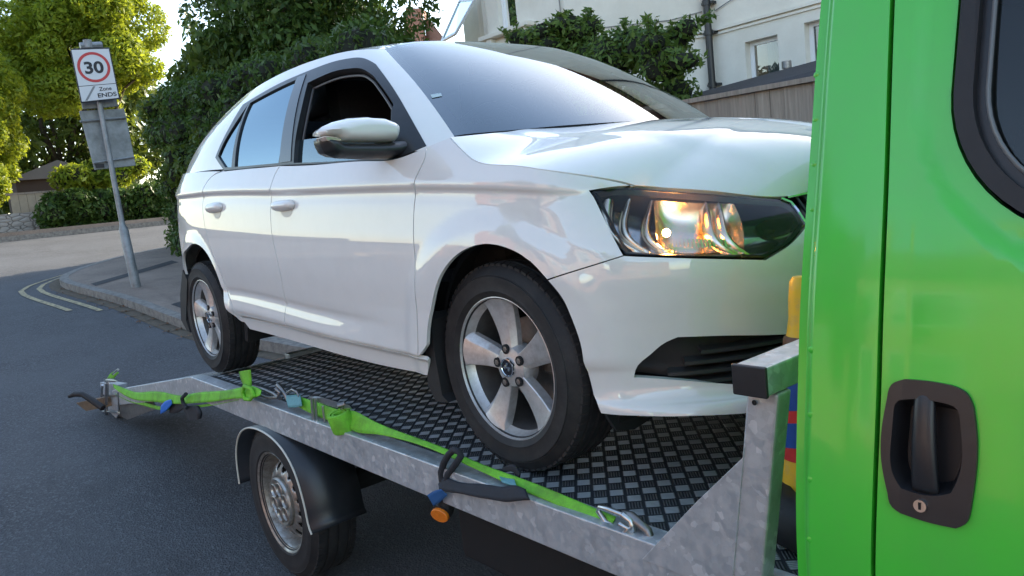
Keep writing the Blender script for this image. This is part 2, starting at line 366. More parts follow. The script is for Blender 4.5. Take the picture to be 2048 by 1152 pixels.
def panel(name, surf, outer, mat, parent=None, holes=(), res=.02, resv=None, thick=.012, gap=.0022, off=0, smin=None, mirror=0, v0=0, flip=1):
    """cut a panel out of a smooth surface; outer/holes are uv outlines; mirror=1 builds the other side, 2 both in one mesh"""
    vs = surf.vs; rv = resv or res/vs
    outer = inset(outer, gap, vs) if gap else outer; holes = [inset(h_, -gap, vs) if gap else h_ for h_ in holes]
    lo, hi = outer.min(0), outer.max(0)
    us = np.arange(math.floor(lo[0]/res)*res, hi[0]+res, res); vv = np.arange(math.floor((lo[1]-v0)/rv)*rv+v0, hi[1]+rv, rv)
    G = np.stack(np.meshgrid(us, vv), -1).reshape(-1, 2); sc = np.array([1, vs])
    keep = pip(G, outer) & (dseg(G*sc, outer*sc) > min(res, rv*vs)*.45)
    for h_ in holes: keep &= ~pip(G, h_) & (dseg(G*sc, h_*sc) > min(res, rv*vs)*.45)
    G = G[keep]; loops = [outer]+list(holes); E = []; pts = []; n = 0
    for l in loops:
        E += [(n+i, n+(i+1) % len(l)) for i in range(len(l))]; pts.append(l); n += len(l)
    P = np.concatenate(pts+[G]); r = geometry.delaunay_2d_cdt([Vector(p*sc) for p in P], E, [], 0, 1e-6)
    uv = np.array([tuple(v) for v in r[0]])/sc; T = np.array([f for f in r[2] if len(f) == 3])
    cen = uv[T].mean(1); ok = pip(cen, outer)
    for h_ in holes: ok &= ~pip(cen, h_)
    T = T[ok]; X = surf.f(uv[:, 0], uv[:, 1]); N = surf.nrm(uv[:, 0], uv[:, 1])*flip
    if off: X = X+N*off
    # orient triangles with N
    fn = np.cross(X[T[:, 1]]-X[T[:, 0]], X[T[:, 2]]-X[T[:, 0]]); bad = (fn*N[T[:, 0]]).sum(1) < 0; T[bad] = T[bad][:, ::-1]
    V = [X]; NN = [N]; F = [tuple(t) for t in T]; base = len(X)
    if thick:
        ec = {}
        for t in T:
            for a, b in ((t[0], t[1]), (t[1], t[2]), (t[2], t[0])): ec[(a, b)] = 1
        be = [(a, b) for (a, b) in ec if (b, a) not in ec]; idx = {}
        bn = {}
        for a, b in be:
            o_ = np.cross(X[b]-X[a], N[a]); o_ /= np.linalg.norm(o_)+1e-12
            for q in (a, b): bn[q] = bn.get(q, 0)+o_
        ks = list(bn); 
        for i, q in enumerate(ks): idx[q] = base+i
        A = X[ks]; BN = np.array([bn[q] for q in ks]); BN /= np.linalg.norm(BN, axis=1)[:, None]+1e-12
        V += [A, A-N[ks]*thick]; NN += [BN, BN]; m_ = len(ks)
        F += [(idx[b], idx[a], idx[a]+m_, idx[b]+m_) for a, b in be]
    V = np.concatenate(V); NN = np.concatenate(NN); mr = np.array([1, -1, 1.])
    if mirror == 1: V = V*mr; NN = NN*mr; F = [f[::-1] for f in F]
    if mirror == 2:
        n0 = len(V); V = np.concatenate([V, V*mr]); NN = np.concatenate([NN, NN*mr]); F = F+[tuple(i+n0 for i in f[::-1]) for f in F]
    me = bpy.data.meshes.new(name); me.from_pydata([tuple(map(float, v)) for v in V], [], [tuple(int(i) for i in f) for f in F])
    me.polygons.foreach_set('use_smooth', [True]*len(me.polygons)); me.update()
    me.normals_split_custom_set_from_vertices([tuple(map(float, v)) for v in NN])
    return link(name, me, mat, parent)
def both(name, *a, **k):
    panel(name, *a, **k, mirror=0); return panel(name, *a, **k, mirror=1)
def hsurf(pts, deg=(4, 2), wts=None):         # smooth height field z(x,y) through points (mirrored in y)
    P = np.array(pts, float); fn = lambda x, y: np.stack([x**i*(y*y)**j for i in range(deg[0]+1) for j in range(deg[1]+1) if i+j <= max(deg)], 1)
    A = fn(P[:, 0], P[:, 1]); w_ = np.ones(len(P)) if wts is None else np.array(wts)
    c_ = np.linalg.lstsq(A*w_[:, None], P[:, 2]*w_, rcond=None)[0]
    return lambda u_, v_: np.stack([u_, v_, fn(u_, v_)@c_], 1)
def ribbon(name, up, lo, mat, parent=None, th=.003):
    """flat webbing between two polylines of 3-D points"""
    a, b = Spl(up), Spl(lo); n = 60; t = np.linspace(0, 1, n); A = a(t*a.t[-1]); B = b(t*b.t[-1]); V = []; F = []
    k = 5
    for i in range(n):
        for j in range(k): V.append(A[i]+(B[i]-A[i])*j/(k-1))
    for i in range(n-1):
        for j in range(k-1): F.append((i*k+j, i*k+j+1, (i+1)*k+j+1, (i+1)*k+j))
    o = raw(name, V, F, mat, parent, True); s_ = o.modifiers.new('thickness', 'SOLIDIFY'); s_.thickness = th; s_.offset = 0
    return o

# ------------------------------------------------------------------ the hatchback: body surfaces
plan = Spl([(-3.17, -.60), (-3.175, -.30), (-3.17, 0), (-3.15, .30), (-3.09, .56), (-2.97, .71), (-2.80, .785), (-2.60, .825), (-2.3, .850), (-1.9, .862), (-1.3, .866),
            (-.7, .866), (-.2, .865), (.1, .857), (.3, .838), (.45, .79), (.57, .70), (.67, .565), (.74, .40), (.785, .20), (.80, 0), (.785, -.20), (.74, -.40)])
_tt = np.linspace(0, plan.t[-1], 2000); _pp = plan(_tt); _i0 = np.argmin(np.abs(_pp[:, 0])+(_pp[:, 1] < 0)*9); T0 = _tt[_i0]
SC_F = _tt[np.argmin(np.abs(_pp[:, 1])+(_pp[:, 0] < 0)*9)]-T0; SC_R = _tt[np.argmin(np.abs(_pp[:, 1])+(_pp[:, 0] > 0)*9)]-T0
zcr = Pch([(-4, 1.0), (-2.9, .965), (-2.32, .948), (-2.09, .941), (-1.67, .919), (-1.22, .889), (-.685, .861), (-.27, .837), (.127, .804), (.41, .774), (.7, .762), (1.6, .760)])
zlo = Pch([(-4, .48), (-1.876, .462), (-1.482, .444), (-1.045, .414), (-.764, .402), (-.6, .397), (-.5, .393), (2, .39)])
Ds = Pch([(.08, .16), (.15, .085), (.20, .05), (.25, .034), (.30, .028), (.325, .024), (.345, .010), (.36, .001), (.40, .006), (.43, .013), (.445, .0150), (.46, .010), (.50, .005), (.58, 0), (.66, .002), (.73, .009),
          (.785, .015), (.812, .019), (.823, .0195), (.845, .0105), (.852, .0115), (.88, .021), (.92, .036), (.96, .054), (1.0, .08), (1.05, .13)])
Df = Pch([(.08, .14), (.14, .07), (.165, .02), (.18, .003), (.20, 0), (.235, .002), (.25, .012), (.262, .035), (.29, .044), (.36, .042), (.44, .034), (.50, .026), (.56, .022), (.61, .024), (.66, .034), (.72, .056), (.77, .092), (.81, .14), (.85, .20), (.95, .36)])
WX, RX = (0.02, .30), (-2.40, .31)
def S_(s, v):
    s = np.atleast_1d(np.asarray(s, float)); v = np.atleast_1d(np.asarray(v, float))
    p = plan(s+T0); q = plan(s+T0+1e-3)-plan(s+T0-1e-3); q /= np.linalg.norm(q, axis=1)[:, None]
    wf = sst(.22, .58, s); low = .44-zlo(s)
    z = v-(.845-zcr(s))*sst(.50, .80, v)*1.0-low*sst(.22, .40, v)*(1-sst(.46, .66, v))*(s < .2)*(1-wf)
    crk = 1-sst(-1.0, -.36, s)                                   # lower crease dies out before the front arch
    ds = Ds(v); dn = np.interp(v, [.345, .36, .40, .50, .55], [.010, .003, .004, .004, .002]); lowm = (v > .345) & (v < .50)
    ds = np.where(lowm, dn+(ds-dn)*crk, ds)
    d = ds*(1-wf)+Df(v)*wf
    d += sst(-2.5, -3.1, s)*sst(.80, 1.0, v)*.06                      # tail tucks in above the lamps
    for cx, cz in (WX, RX):
        r = np.hypot(p[:, 0]-cx, z-cz); d -= .012*sst(.46, .385, r)*(1-wf*.7)*(z < cz+.6)
    X = p[:, 0]+(-q[:, 1])*d; Hh = p[:, 1]-q[:, 0]*d*1.0
    # outward normal of the plan curve is (-dh, dx); d moves inward
    X = p[:, 0]-(-q[:, 1])*d; Hh = p[:, 1]-q[:, 0]*d
    return np.stack([X, -Hh, z], 1)
SB = Surf(S_, (SC_R, SC_F), (.12, 1.0), 1.0, pick=(-2.9, SC_F-.12))
Bp = [(.0, 0, .962), (-.03, .25, .961), (-.11, .45, .960), (-.20, .58, .960), (-.262, .66, .960), (-.30, .735, .951), (-.36, .79, .945), (-.50, .808, .950), (-.8, .813, .962), (-1.2, .814, .985), (-1.7, .811, 1.016), (-2.1, .803, 1.043), (-2.4, .783, 1.055), (-2.65, .745, 1.06), (-2.85, .66, 1.06), (-2.97, .50, 1.06), (-3.02, .25, 1.06), (-3.03, 0, 1.06)]
Tp = [(-.875, 0, 1.408), (-.875, .20, 1.405), (-.87, .35, 1.396), (-.865, .46, 1.378), (-.865, .52, 1.361), (-.89, .552, 1.364), (-.945, .574, 1.373), (-1.04, .592, 1.384), (-1.2, .605, 1.394), (-1.45, .61, 1.402), (-1.75, .607, 1.400), (-2.0, .598, 1.388), (-2.2, .585, 1.37), (-2.38, .555, 1.35), (-2.5, .49, 1.34), (-2.57, .37, 1.335), (-2.6, .2, 1.335), (-2.6, 0, 1.335)]
_m = lambda A: [(a[0], -a[1], a[2]) for a in A[1:3]][::-1]+A+[(a[0], -a[1], a[2]) for a in A[-3:-1]][::-1]
_B = np.array(_m(Bp)); _ut = np.concatenate([[0], np.cumsum(np.linalg.norm(np.diff(_B, axis=0), axis=1))]); GU0 = _ut[2]; _ut = _ut-GU0
gB = Spl(_B, _ut); gT = Spl(np.array(_m(Tp)), _ut); GU1 = _ut[-3]
def G_(u_, v_):
    u_ = np.atleast_1d(np.asarray(u_, float)); v_ = np.atleast_1d(np.asarray(v_, float)); b = gB(u_); t = gT(u_)
    p = b+(t-b)*v_[:, None]; h = 1e-3; tg = (gB(u_+h)-gB(u_-h))*(1-v_[:, None])+(gT(u_+h)-gT(u_-h))*v_[:, None]
    n = np.cross(t-b, tg); n /= np.linalg.norm(n, axis=1)[:, None]
    p = p+n*(.030*4*v_*(1-v_)+.012*(v_ > 1)*0)[:, None]
    return np.stack([p[:, 0], -p[:, 1], p[:, 2]], 1)
_o = G_([1.9], [.5]); _q = (gB([1.9])*.5+gT([1.9])*.5)
if -_o[0, 1] < _q[0, 1]:                                   # make sure the bulge goes outwards
    _G0 = G_
    def G_(u_, v_):
        u_ = np.atleast_1d(np.asarray(u_, float)); v_ = np.atleast_1d(np.asarray(v_, float)); b = gB(u_); t = gT(u_); l = b+(t-b)*v_[:, None]
        l = np.stack([l[:, 0], -l[:, 1], l[:, 2]], 1); return 2*l-_G0(u_, v_)
GS = Surf(G_, (0, GU1), (-.02, 1.02), .45, pick=(0.05, GU1*.86))
car = empty('hatchback_car', (-1.2, 0, 0), 'white five door hatchback with its front window down, standing on the flatbed truck', 'car')
sgn = -1 if (SB.nrm(np.array([-1.]), np.array([.6]))[0][1] > 0) else 1
gsn = -1 if (GS.nrm(np.array([2.2]), np.array([.5]))[0][1] > 0) else 1
def sp_(name, ch, mat=WHITE, par=car, holes=(), mir=True, **k):
    o = chain(SB, ch, .015); k.setdefault('res', .02); k.setdefault('resv', .0125); k.setdefault('v0', .0075)
    a = panel(name, SB, o, mat, par, [chain(SB, h_, .015) for h_ in holes], flip=sgn, **k)
    if mir: panel(name, SB, o, mat, par, [chain(SB, h_, .015) for h_ in holes], flip=sgn, mirror=1, **k)
    return a
def gp_(name, ch, mat=WHITE, par=car, holes=(), mir=True, **k):
    o = chain(GS, ch, .015); k.setdefault('res', .025); 
    a = panel(name, GS, o, mat, par, [chain(GS, h_, .015) for h_ in holes], flip=gsn, **k)
    if mir: panel(name, GS, o, mat, par, [chain(GS, h_, .015) for h_ in holes], flip=gsn, mirror=1, **k)
    return a
SEAM_F = [(853, 293), (850, 315), (836, 346), (827.5, 368), (827, 461), (830, 546), (834, 633), (837.6, 714)]
SEAM_M = [(560.6, 331), (549, 351), (541, 374), (543, 400), (544.5, 473), (558.7, 538.5), (569.7, 597), (573, 652)]
SEAM_R = [(449, 342), (425, 352), (404, 384), (406, 426), (411.6, 462), (422, 500), (441, 545), (457, 590), (467, 618), (479, 632)]
BOT_F = [(573, 652), (660, 673), (752, 693.5), (837.6, 714)]; BOT_R = [(479, 632), (525, 641), (573, 652)]
BELT_F = [(560.6, 331), (640, 328), (737, 321), (787, 318), (853, 293)]; BELT_R = [(449, 342), (505, 336), (560.6, 331)]
fd = sp_('front_door', [BELT_F, SEAM_F, BOT_F[::-1], SEAM_M[::-1]])
rd = sp_('rear_door', [BELT_R, SEAM_M, BOT_R[::-1], SEAM_R[::-1]])
ARCH_F = [(856, 752), (854, 690), (858, 640), (864, 612), (875, 566), (896, 529), (932, 499), (970, 489), (1014, 497), (1057, 521), (1094, 560)]
ARCH_F2 = [(1094, 560), (1122, 594.5), (1144, 642), (1161, 694), (1175, 745), (1186, 790)]
ARCH_R = [(364.5, 600), (364, 560), (366, 522), (372, 501), (385, 489), (400, 493), (415, 510), (432, 545), (447, 590), (460, 628), (478, 652), (500, 659)]
SHUT = [(900, 274), (925, 301), (950, 321), (1010, 330), (1100, 341), (1200, 356), (1272, 373)]
SHUTc = chain(SB, [SHUT], .015)
wing = sp_('front_wing', [SEAM_F[::-1], [(853, 293), (900, 274)], SHUT, [(1272, 373), (1225, 375), (1181, 382)], [(1181, 382), (1214, 445), (1248, 511)],
                   [(1248, 511), (1175, 534), (1094, 560)], ARCH_F[::-1][:-1], [(854, 690), (837.6, 714)][:1]+[(837.6, 714)]])
_qe = SB.uv(449, 342)
vq = float(_qe[1])
sp_('rear_quarter', [SEAM_R, [(479, 632), (490, 645)], [(490, 645), (478, 640), (460, 626), (447, 590), (432, 545), (415, 510), (400, 493), (385, 489), (372, 501), (366, 522), (364, 560), (364.5, 600)][0:12],
                     [(364.5, 600), ('uv', -2.80, .42)], [('uv', -2.80, .42), ('uv', -3.0, .50), ('uv', SC_R+.55, .52)], [('uv', SC_R+.55, .52), ('uv', SC_R+.55, .955)], [('uv', SC_R+.55, .955), ('uv', -2.6, .955), (449, 342)]])
sp_('sill', [[(479, 633.5), (525, 642.5), (573, 653.5), (660, 674.5), (752, 695), (838, 716), (852, 719)], [(852, 719), (856, 752)], [(856, 752), (750, 728), (620, 692), (500, 659)], [(500, 659), (490, 646), (479, 633.5)]])
# rear bumper and tail lamps (turned away from the photograph)
_rb = [('uv', -2.80, .415), ('uv', -2.84, .22), ('uv', SC_R, .20)]
sp_('rear_bumper', [[('uv', -2.80, .415), ('uv', -2.83, .20)], [('uv', -2.83, .20), ('uv', SC_R, .20)], [('uv', SC_R, .20), ('uv', SC_R, .51)], [('uv', SC_R, .51), ('uv', SC_R+.55, .51), ('uv', -3.0, .49), ('uv', -2.80, .415)]], mir=False, mirror=2, gap=0)
sp_('tailgate', [[('uv', SC_R+.545, .525), ('uv', SC_R, .525)], [('uv', SC_R, .525), ('uv', SC_R, .96)], [('uv', SC_R, .96), ('uv', SC_R+.545, .96)], [('uv', SC_R+.545, .96), ('uv', SC_R+.545, .525)]], mir=False, mirror=2, gap=0)
TAIL = simple('tail_lamp_red', (.35, .01, .01), .1)
sp_('tail_lamp', [[('uv', SC_R+.52, .70), ('uv', -3.0, .72)], [('uv', -3.0, .72), ('uv', -2.99, .84)], [('uv', -2.99, .84), ('uv', SC_R+.50, .86)], [('uv', SC_R+.50, .86), ('uv', SC_R+.52, .70)]], TAIL, off=.004)
# front bumper with the lower opening and headlamp / grille edges
LHL = [(1248, 511), (1390, 516), (1532, 519)]; LHR = [(1532, 519), (1575, 492), (1613, 448)]
GRU = [(1613, 448), (1596, 422), (1575, 402)]
TOPF = [(1272, 373), ('uv', .60, .833), ('uv', .75, .814), (1562, 396)]
q1 = SB.uv(1532, 519); q2 = SB.uv(1613, 448); q3 = SB.uv(1562, 397)
OPEN = [[(1270, 753), (1274, 737), (1300, 712), (1326, 690), (1356, 676)], [(1356, 676), (1450, 673), (1560, 671), ('uv', SC_F, float(SB.uv(1560, 671)[1])+.004)],
        ]
vo_b = float(SB.uv(1480, 767)[1]); vo_t = float(SB.uv(1560, 671)[1])
bump_out = [[(1248, 511), (1175, 534), (1094, 560)], ARCH_F2, [(1186, 790), (1196, 815), (1202, 828)], [(1202, 828), (1300, 834), (1404, 833), (1495, 828), ('uv', SC_F, float(SB.uv(1404, 833)[1])-.002)],
            [('uv', SC_F, float(SB.uv(1404, 833)[1])-.002), ('uv', SC_F, vo_b)], [('uv', SC_F, vo_b), (1480, 767), (1350, 758), (1270, 753)],
            [(1270, 753), (1274, 737), (1300, 712), (1326, 690), (1356, 676)], [(1356, 676), (1450, 673), (1560, 671), ('uv', SC_F, vo_t)],
            [('uv', SC_F, vo_t), ('uv', SC_F, float(q2[1])-.045)], [('uv', SC_F, float(q2[1])-.045), ('uv', float(q2[0])+.03, float(q2[1])-.035), (1613, 448)], LHR[::-1], LHL[::-1]]
sp_('front_bumper', bump_out, mir=False, mirror=2, res=.018, resv=.012, v0=0, thick=.02)
SLATM = simple('slat_plastic', (.035, .036, .038), .35)
# lower opening: dark insert with horizontal bars
og = chain(SB, [[(1266, 755), (1272, 734), (1300, 709), (1326, 687), (1356, 673)], [(1356, 673), (1560, 668), ('uv', SC_F, vo_t+.003)], [('uv', SC_F, vo_t+.003), ('uv', SC_F, vo_b-.003)], [('uv', SC_F, vo_b-.003), (1480, 770), (1266, 755)]])
gr = panel('lower_grille', SB, og, BLACKPL, car, thick=0, gap=0, off=-.05, mirror=2, flip=sgn)
for k in range(4):
    mb = MB(); 
    for sd in (1, -1):
        vz = vo_b+(vo_t-vo_b)*(k+.5)/4.2; s0_ = float(SB.uv(1285, 740)[0])+.02+.045*k; ss = np.linspace(s0_, SC_F, 26); A = S_(ss, np.full(26, vz)); Nn = SB.nrm(ss, np.full(26, vz))*sgn
        f_, b_ = A-Nn*.014, A-Nn*.050
        for arr in (f_, b_): arr[:, 1] *= sd
        for i in range(25):
            P0, P1, Q0, Q1 = f_[i], f_[i+1], b_[i], b_[i+1]; h_ = np.array([0, 0, .006])
            mb.prism([P0-h_, P1-h_, P1+h_*.4, P0+h_*.4], [Q0-h_, Q1-h_, Q1+h_, Q0+h_])
    mb.build('grille_slat', SLATM, gr)
# radiator grille and chrome surround
hg = [[(1562, 397), (1577, 402), (1596, 423), (1613, 449)], [(1613, 449), ('uv', float(q2[0])+.03, float(q2[1])-.034), ('uv', SC_F, float(q2[1])-.044)], [('uv', SC_F, float(q2[1])-.044), ('uv', SC_F, float(q3[1])+.012)], [('uv', SC_F, float(q3[1])+.012), ('uv', float(q3[0])+.25, float(q3[1])+.01), (1562, 397)]]
rg = sp_('radiator_grille', hg, BLACKPL, mir=False, mirror=2, off=-.03, thick=0)
mb = MB()
for sd in (1, -1):
    for ss in np.arange(float(q3[0])+.06, SC_F+.001, .028):
        z0_, z1_ = float(q2[1])-.036, float(q3[1])+.004; a = S_([ss, ss], [z0_, z1_]); n_ = SB.nrm(np.array([ss, ss]), np.array([z0_, z1_]))*sgn
        p_ = [a[0]-n_[0]*.006, a[1]-n_[1]*.006]; 
        for p in p_: p[1] *= sd
        mb.tube(p_, .0045, 5)
mb.build('grille_bar', BLACKPL, rg)
cs = chain(SB, hg, .02); 
mb = MB()
for sd in (1, -1):
    c3 = S_(cs[:, 0], cs[:, 1]); c3[:, 1] *= sd; i_ = [i for i in range(len(cs)) if cs[i, 0] < SC_F-.03]; 
    mb.tube([c3[i] for i in range(len(c3)) if cs[i, 0] < SC_F-.001], .005, 6)
mb.build('chrome_surround', CHROME, rg, smooth=40)
# bonnet: height field through the shut line and a crowned centre
sh3 = S_(SHUTc[:, 0], SHUTc[:, 1]); tf = chain(SB, [TOPF+[('uv', float(q3[0])+.25, float(q3[1])+.012), ('uv', SC_F, float(q3[1])+.014)]], .02); tf3 = S_(tf[:, 0], tf[:, 1])
edge = np.concatenate([sh3, tf3[1:]]); edge = edge[np.concatenate([[True], np.diff(np.maximum.accumulate(edge[:, 0])) > 1e-4])]
_ey = Pch([(p[0], -p[1]) for p in edge]); _ez = Pch([(p[0], p[2]) for p in edge]); xt, zt = float(tf3[-1][0]), float(tf3[-1][2])
_cz = Pch([(-.4, .985), (-.02, .966), (.12, .952), (.27, .930), (.42, .900), (.54, .868), (.64, .832), (.72, .79), (xt, zt)])
def H_(u_, v_):
    r = np.clip(np.abs(v_)/np.maximum(_ey(u_), 1e-3), 0, 1.02); p2 = 2.3; z = _cz(u_)-(_cz(u_)-_ez(u_))*r**p2
    yc = .52-.20*sst(-.1, .75, u_); z = z+.005*sst(yc+.06, yc-.02, np.abs(v_))*sst(1.0, .8, r)*sst(xt, .5, u_)
    return np.stack([u_, v_, z], 1)
HS = Surf(H_, (-.35, .85), (-.8, 0), 1.0)
rearb = [(gB([t])[0][0]+.012, -gB([t])[0][1]) for t in np.linspace(.70, 0, 14)]
bo = np.array([tuple(p[:2]) for p in sh3]+[tuple(p[:2]) for p in tf3]+[(x_, y_) for x_, y_ in rearb[::-1]])
hsn = 1 if HS.nrm(np.array([.2]), np.array([-.2]))[0][2] > 0 else -1
_bh = inset(bo, .002)
_bh[np.abs(bo[:, 1]) < 1e-6, 1] = 0
panel('bonnet', HS, _bh, WHITE, car, res=.02, gap=0, mirror=2, flip=hsn, thick=.012)
# roof
rp = [tuple(gT([t])[0]*[1, -1, 1]) for t in np.linspace(0, GU1, 90)]
_rc = Pch([(-2.61, 1.335), (-2.5, 1.365), (-2.35, 1.393), (-2.1, 1.420), (-1.8, 1.442), (-1.5, 1.449), (-1.2, 1.440), (-1.0, 1.424), (-.9, 1.410), (-.83, 1.400)])
_T = np.array(Tp[4:15])[::-1]; _rh = Pch([(-2.61, .40)]+[(a, b) for a, b, c_ in _T]); _rz = Pch([(-2.61, 1.33)]+[(a, c_) for a, b, c_ in _T])
def Rf(u_, v_):
    r = np.clip(np.abs(v_)/_rh(u_), 0, 1); return np.stack([u_, v_, _rc(u_)-(_rc(u_)-_rz(u_))*r**3.2], 1)
RS = Surf(Rf, (-2.7, -.7), (-.7, 0), 1)
rsn = 1 if RS.nrm(np.array([-1.5]), np.array([-.2]))[0][2] > 0 else -1
_r = np.array([p[:2] for p in rp]); panel('roof', RS, _r, WHITE, car, res=.05, gap=0, mirror=2, flip=rsn, thick=.02)
# greenhouse: pillars and cant rail, black window surround, glass
TRIM = [[(853, 292), (787, 317), (737, 320.5), (640, 327.5), (559, 330.5), (505, 335.5), (449, 341)], [(449, 341), (438, 326), (431, 315)], [(431, 315), (445, 282), (460, 253), (486, 209.5)], [(486, 209.5), (535, 180), (600, 149), (657, 127), (704.6, 116.5), (734, 119), (752, 129)], [(752, 129), (786.6, 176.7), (825, 242), (853, 292)]]
SCR = [(908, 272), (885, 238), (860, 203), (815, 147), (786, 116), (768, 97)]
c_scr = chain(GS, [SCR], .02)
gp_('pillar_and_cant_rail', [[('uv', float(GS.uv(853, 292)[0])-.0, -.01), ('uv', float(c_scr[0][0]), 0.0)], [('uv', float(c_scr[0][0]), 0.0), (908, 272)], SCR, [(768, 97), ('uv', float(GS.uv(768, 97)[0]), 1.0)],
                    [('uv', float(GS.uv(768, 97)[0]), 1.0), ('uv', GU1-.62, 1.0)], [('uv', GU1-.62, 1.0), ('uv', GU1-.60, -.0)], [('uv', GU1-.60, -.0), ('uv', float(GS.uv(853, 292)[0])-.0, -.01)]], holes=[TRIM], gap=0, thick=.02)
QG = [[(497, 209), (463.5, 334.5)], [(463.5, 334.5), (451, 335)], [(451, 335), (436.6, 312)], [(436.6, 312), (450, 282), (466, 255), (497, 209)]]
RG = [[(501, 206), (530, 190), (592, 160)], [(592, 160), (580, 215), (566, 280), (557.5, 326)], [(557.5, 326), (510, 330.5), (470, 334)], [(470, 334), (501, 206)]]
FO = [[(588, 322), (592, 275), (603, 220), (616, 166)], [(616, 166), (650, 150), (704.6, 137), (728, 139.5), (747, 152)], [(747, 152), (770, 182), (787, 208)], [(787, 208), (783, 242), (779, 318)], [(779, 318), (700, 321), (588, 326)], [(588, 326), (588, 322)]]
gp_('window_surround', TRIM, BLACKPL, holes=[QG, RG, FO], gap=0, thick=.03, off=.0015, res=.02)
for nm, o_, m_ in (('quarter_glass', QG, GLASS_P), ('rear_door_glass', RG, GLASS_P)): gp_(nm, o_, m_, gap=-.003, thick=0, off=-.006)
gp_('front_door_glass', [[(584, 279), (660, 270), (786, 262)], [(786, 262), (783, 322)], [(783, 322), (584, 327)], [(584, 327), (584, 279)]], GLASS_S, gap=0, thick=.003, off=-.016)
fo = chain(GS, FO, .015); o2 = inset(fo, .014, GS.vs); P3 = G_(o2[:, 0], o2[:, 1]); n3 = GS.nrm(o2[:, 0], o2[:, 1])*gsn; SEAL = simple('window_seal', (.07, .065, .065), .5)
for sd in (1, -1):
    k = np.array([1, sd, 1.]); MB().tube((P3-n3*.024)*k, .005, 6, closed=True).build('window_seal', SEAL, car, smooth=50)
gp_('pillar_trim', [[(614, 148), (583.5, 323.5)], [(583.5, 323.5), (560, 327)], [(560, 327), (596, 155)], [(596, 155), (614, 148)]], GLOSSBLK, off=.004, thick=.004)
# windscreen (both halves in one sheet) with dark border
us = float(c_scr[:, 0].mean()); wso = np.concatenate([c_scr, [[float(c_scr[-1][0]), .985]], [[0, .985]], [[0, .005]], [[float(c_scr[0][0])-.02, .005]]])
FRIT = simple('screen_border', (.035, .037, .042), .12)
wsi = inset(chain(GS, [SCR, [(768, 97), ('uv', 0, .985)], [('uv', 0, .985), ('uv', 0, .01)], [('uv', 0, .01), (908, 272)]], .02), .045, GS.vs); wsi[np.abs(wsi[:, 0]) < .06, 0] = 0
wsc = chain(GS, [SCR, [(768, 97), ('uv', 0, .985)], [('uv', 0, .985), ('uv', 0, .01)], [('uv', 0, .01), (908, 272)]], .02)
ws = panel('windscreen', GS, wsc, GLASS_W, car, res=.03, gap=0, thick=0, mirror=2, flip=gsn)
MBr = panel('screen_border', GS, np.concatenate([wsc[:len(c_scr)], ]) if 0 else wsc, FRIT, ws, holes=[wsi[(wsi[:, 0] > -1)]], res=.02, gap=0, thick=0, off=-.004, mirror=2, flip=gsn) if 0 else None
def strip(name, a, b, mat, par):             # frit band between two uv polylines, both sides
    mb = MB()
    for sd in (1, -1):
        A = G_(a[:, 0], a[:, 1])*[1, sd, 1]; B = G_(b[:, 0], b[:, 1])*[1, sd, 1]; n_ = GS.nrm(a[:, 0], a[:, 1])*gsn*[1, sd, 1]
        A = A-n_*.004; B = B-n_*.004; k = len(A)
        mb.add(list(A)+list(B), [(i, i+1, k+i+1, k+i) for i in range(k-1)])
    return mb.build(name, mat, par)
def strip(name, a, b, mat, par):
    for sd in (1, -1):
        A = G_(a[:, 0], a[:, 1])*[1, sd, 1]; B = G_(b[:, 0], b[:, 1])*[1, sd, 1]; n_ = GS.nrm(a[:, 0], a[:, 1])*gsn*[1, sd, 1]; k = len(A)
        MB().add(list(A-n_*.004)+list(B-n_*.004), [(i, i+1, k+i+1, k+i) for i in range(k-1)]).build(name, mat, par)
cu = c_scr; strip('screen_border', cu, cu-np.stack([np.full(len(cu), .05), np.zeros(len(cu))], 1), FRIT, ws)
t_ = np.linspace(0, float(c_scr[-1][0]), 20); strip('screen_border', np.stack([t_, np.full(20, .985)], 1), np.stack([t_, np.full(20, .93)], 1), FRIT, ws)
t_ = np.linspace(0, float(c_scr[0][0]), 20); strip('screen_border', np.stack([t_, np.full(20, .0)], 1), np.stack([t_, np.full(20, .085)], 1), FRIT, ws)
rw = gp_('rear_window', [[('uv', GU1-.58, .06), ('uv', GU1, .06)], [('uv', GU1, .06), ('uv', GU1, .95)], [('uv', GU1, .95), ('uv', GU1-.58, .95)], [('uv', GU1-.58, .95), ('uv', GU1-.58, .06)]], GLASS_P, mir=False, mirror=2, gap=0, thick=0)
# interior
MB().box((-2.95, -.70, .40), (-.05, .70, .52)).build('cabin_floor', DARK, car)
MB().box((-.42, -.70, .55), (-.08, .70, .90)).build('dashboard', DARK, car, bevel=.05)
hr = [( -2.85, 1.02)]
for y in (-.36, .36):
    MB().box((-1.25, y-.25, .5), (-.75, y+.25, .68)).box((-1.42, y-.25, .6), (-1.26, y+.25, 1.12), c=(-1.3, y, .6)).box((-1.43, y-.13, 1.16), (-1.33, y+.13, 1.33)).tube([(-1.38, y-.05, 1.1), (-1.38, y-.05, 1.2)], .008).tube([(-1.38, y+.05, 1.1), (-1.38, y+.05, 1.2)], .008).build('front_seat', SEATM, car, bevel=.04)
MB().box((-2.2, -.62, .5), (-1.75, .62, .72)).box((-2.35, -.62, .7), (-2.2, .62, 1.15)).build('rear_seat', SEATM, car, bevel=.04)
MB().box((-2.6, -.60, .98), (-2.38, .60, 1.01)).build('parcel_shelf', DARK, car)
sw = [(-.55+.10*math.sin(a), -.36+.18*math.cos(a), .93+.16*math.sin(a)) for a in np.linspace(0, 2*PI, 25)[:-1]]
MB().tube(sw, .014, 8, closed=True).tube([(-.55, -.54, .93), (-.55, -.18, .93)], .02).tube([(-.55, -.36, .93), (-.4, -.36, .85)], .03).build('steering_wheel', BLACKPL, car, smooth=40)
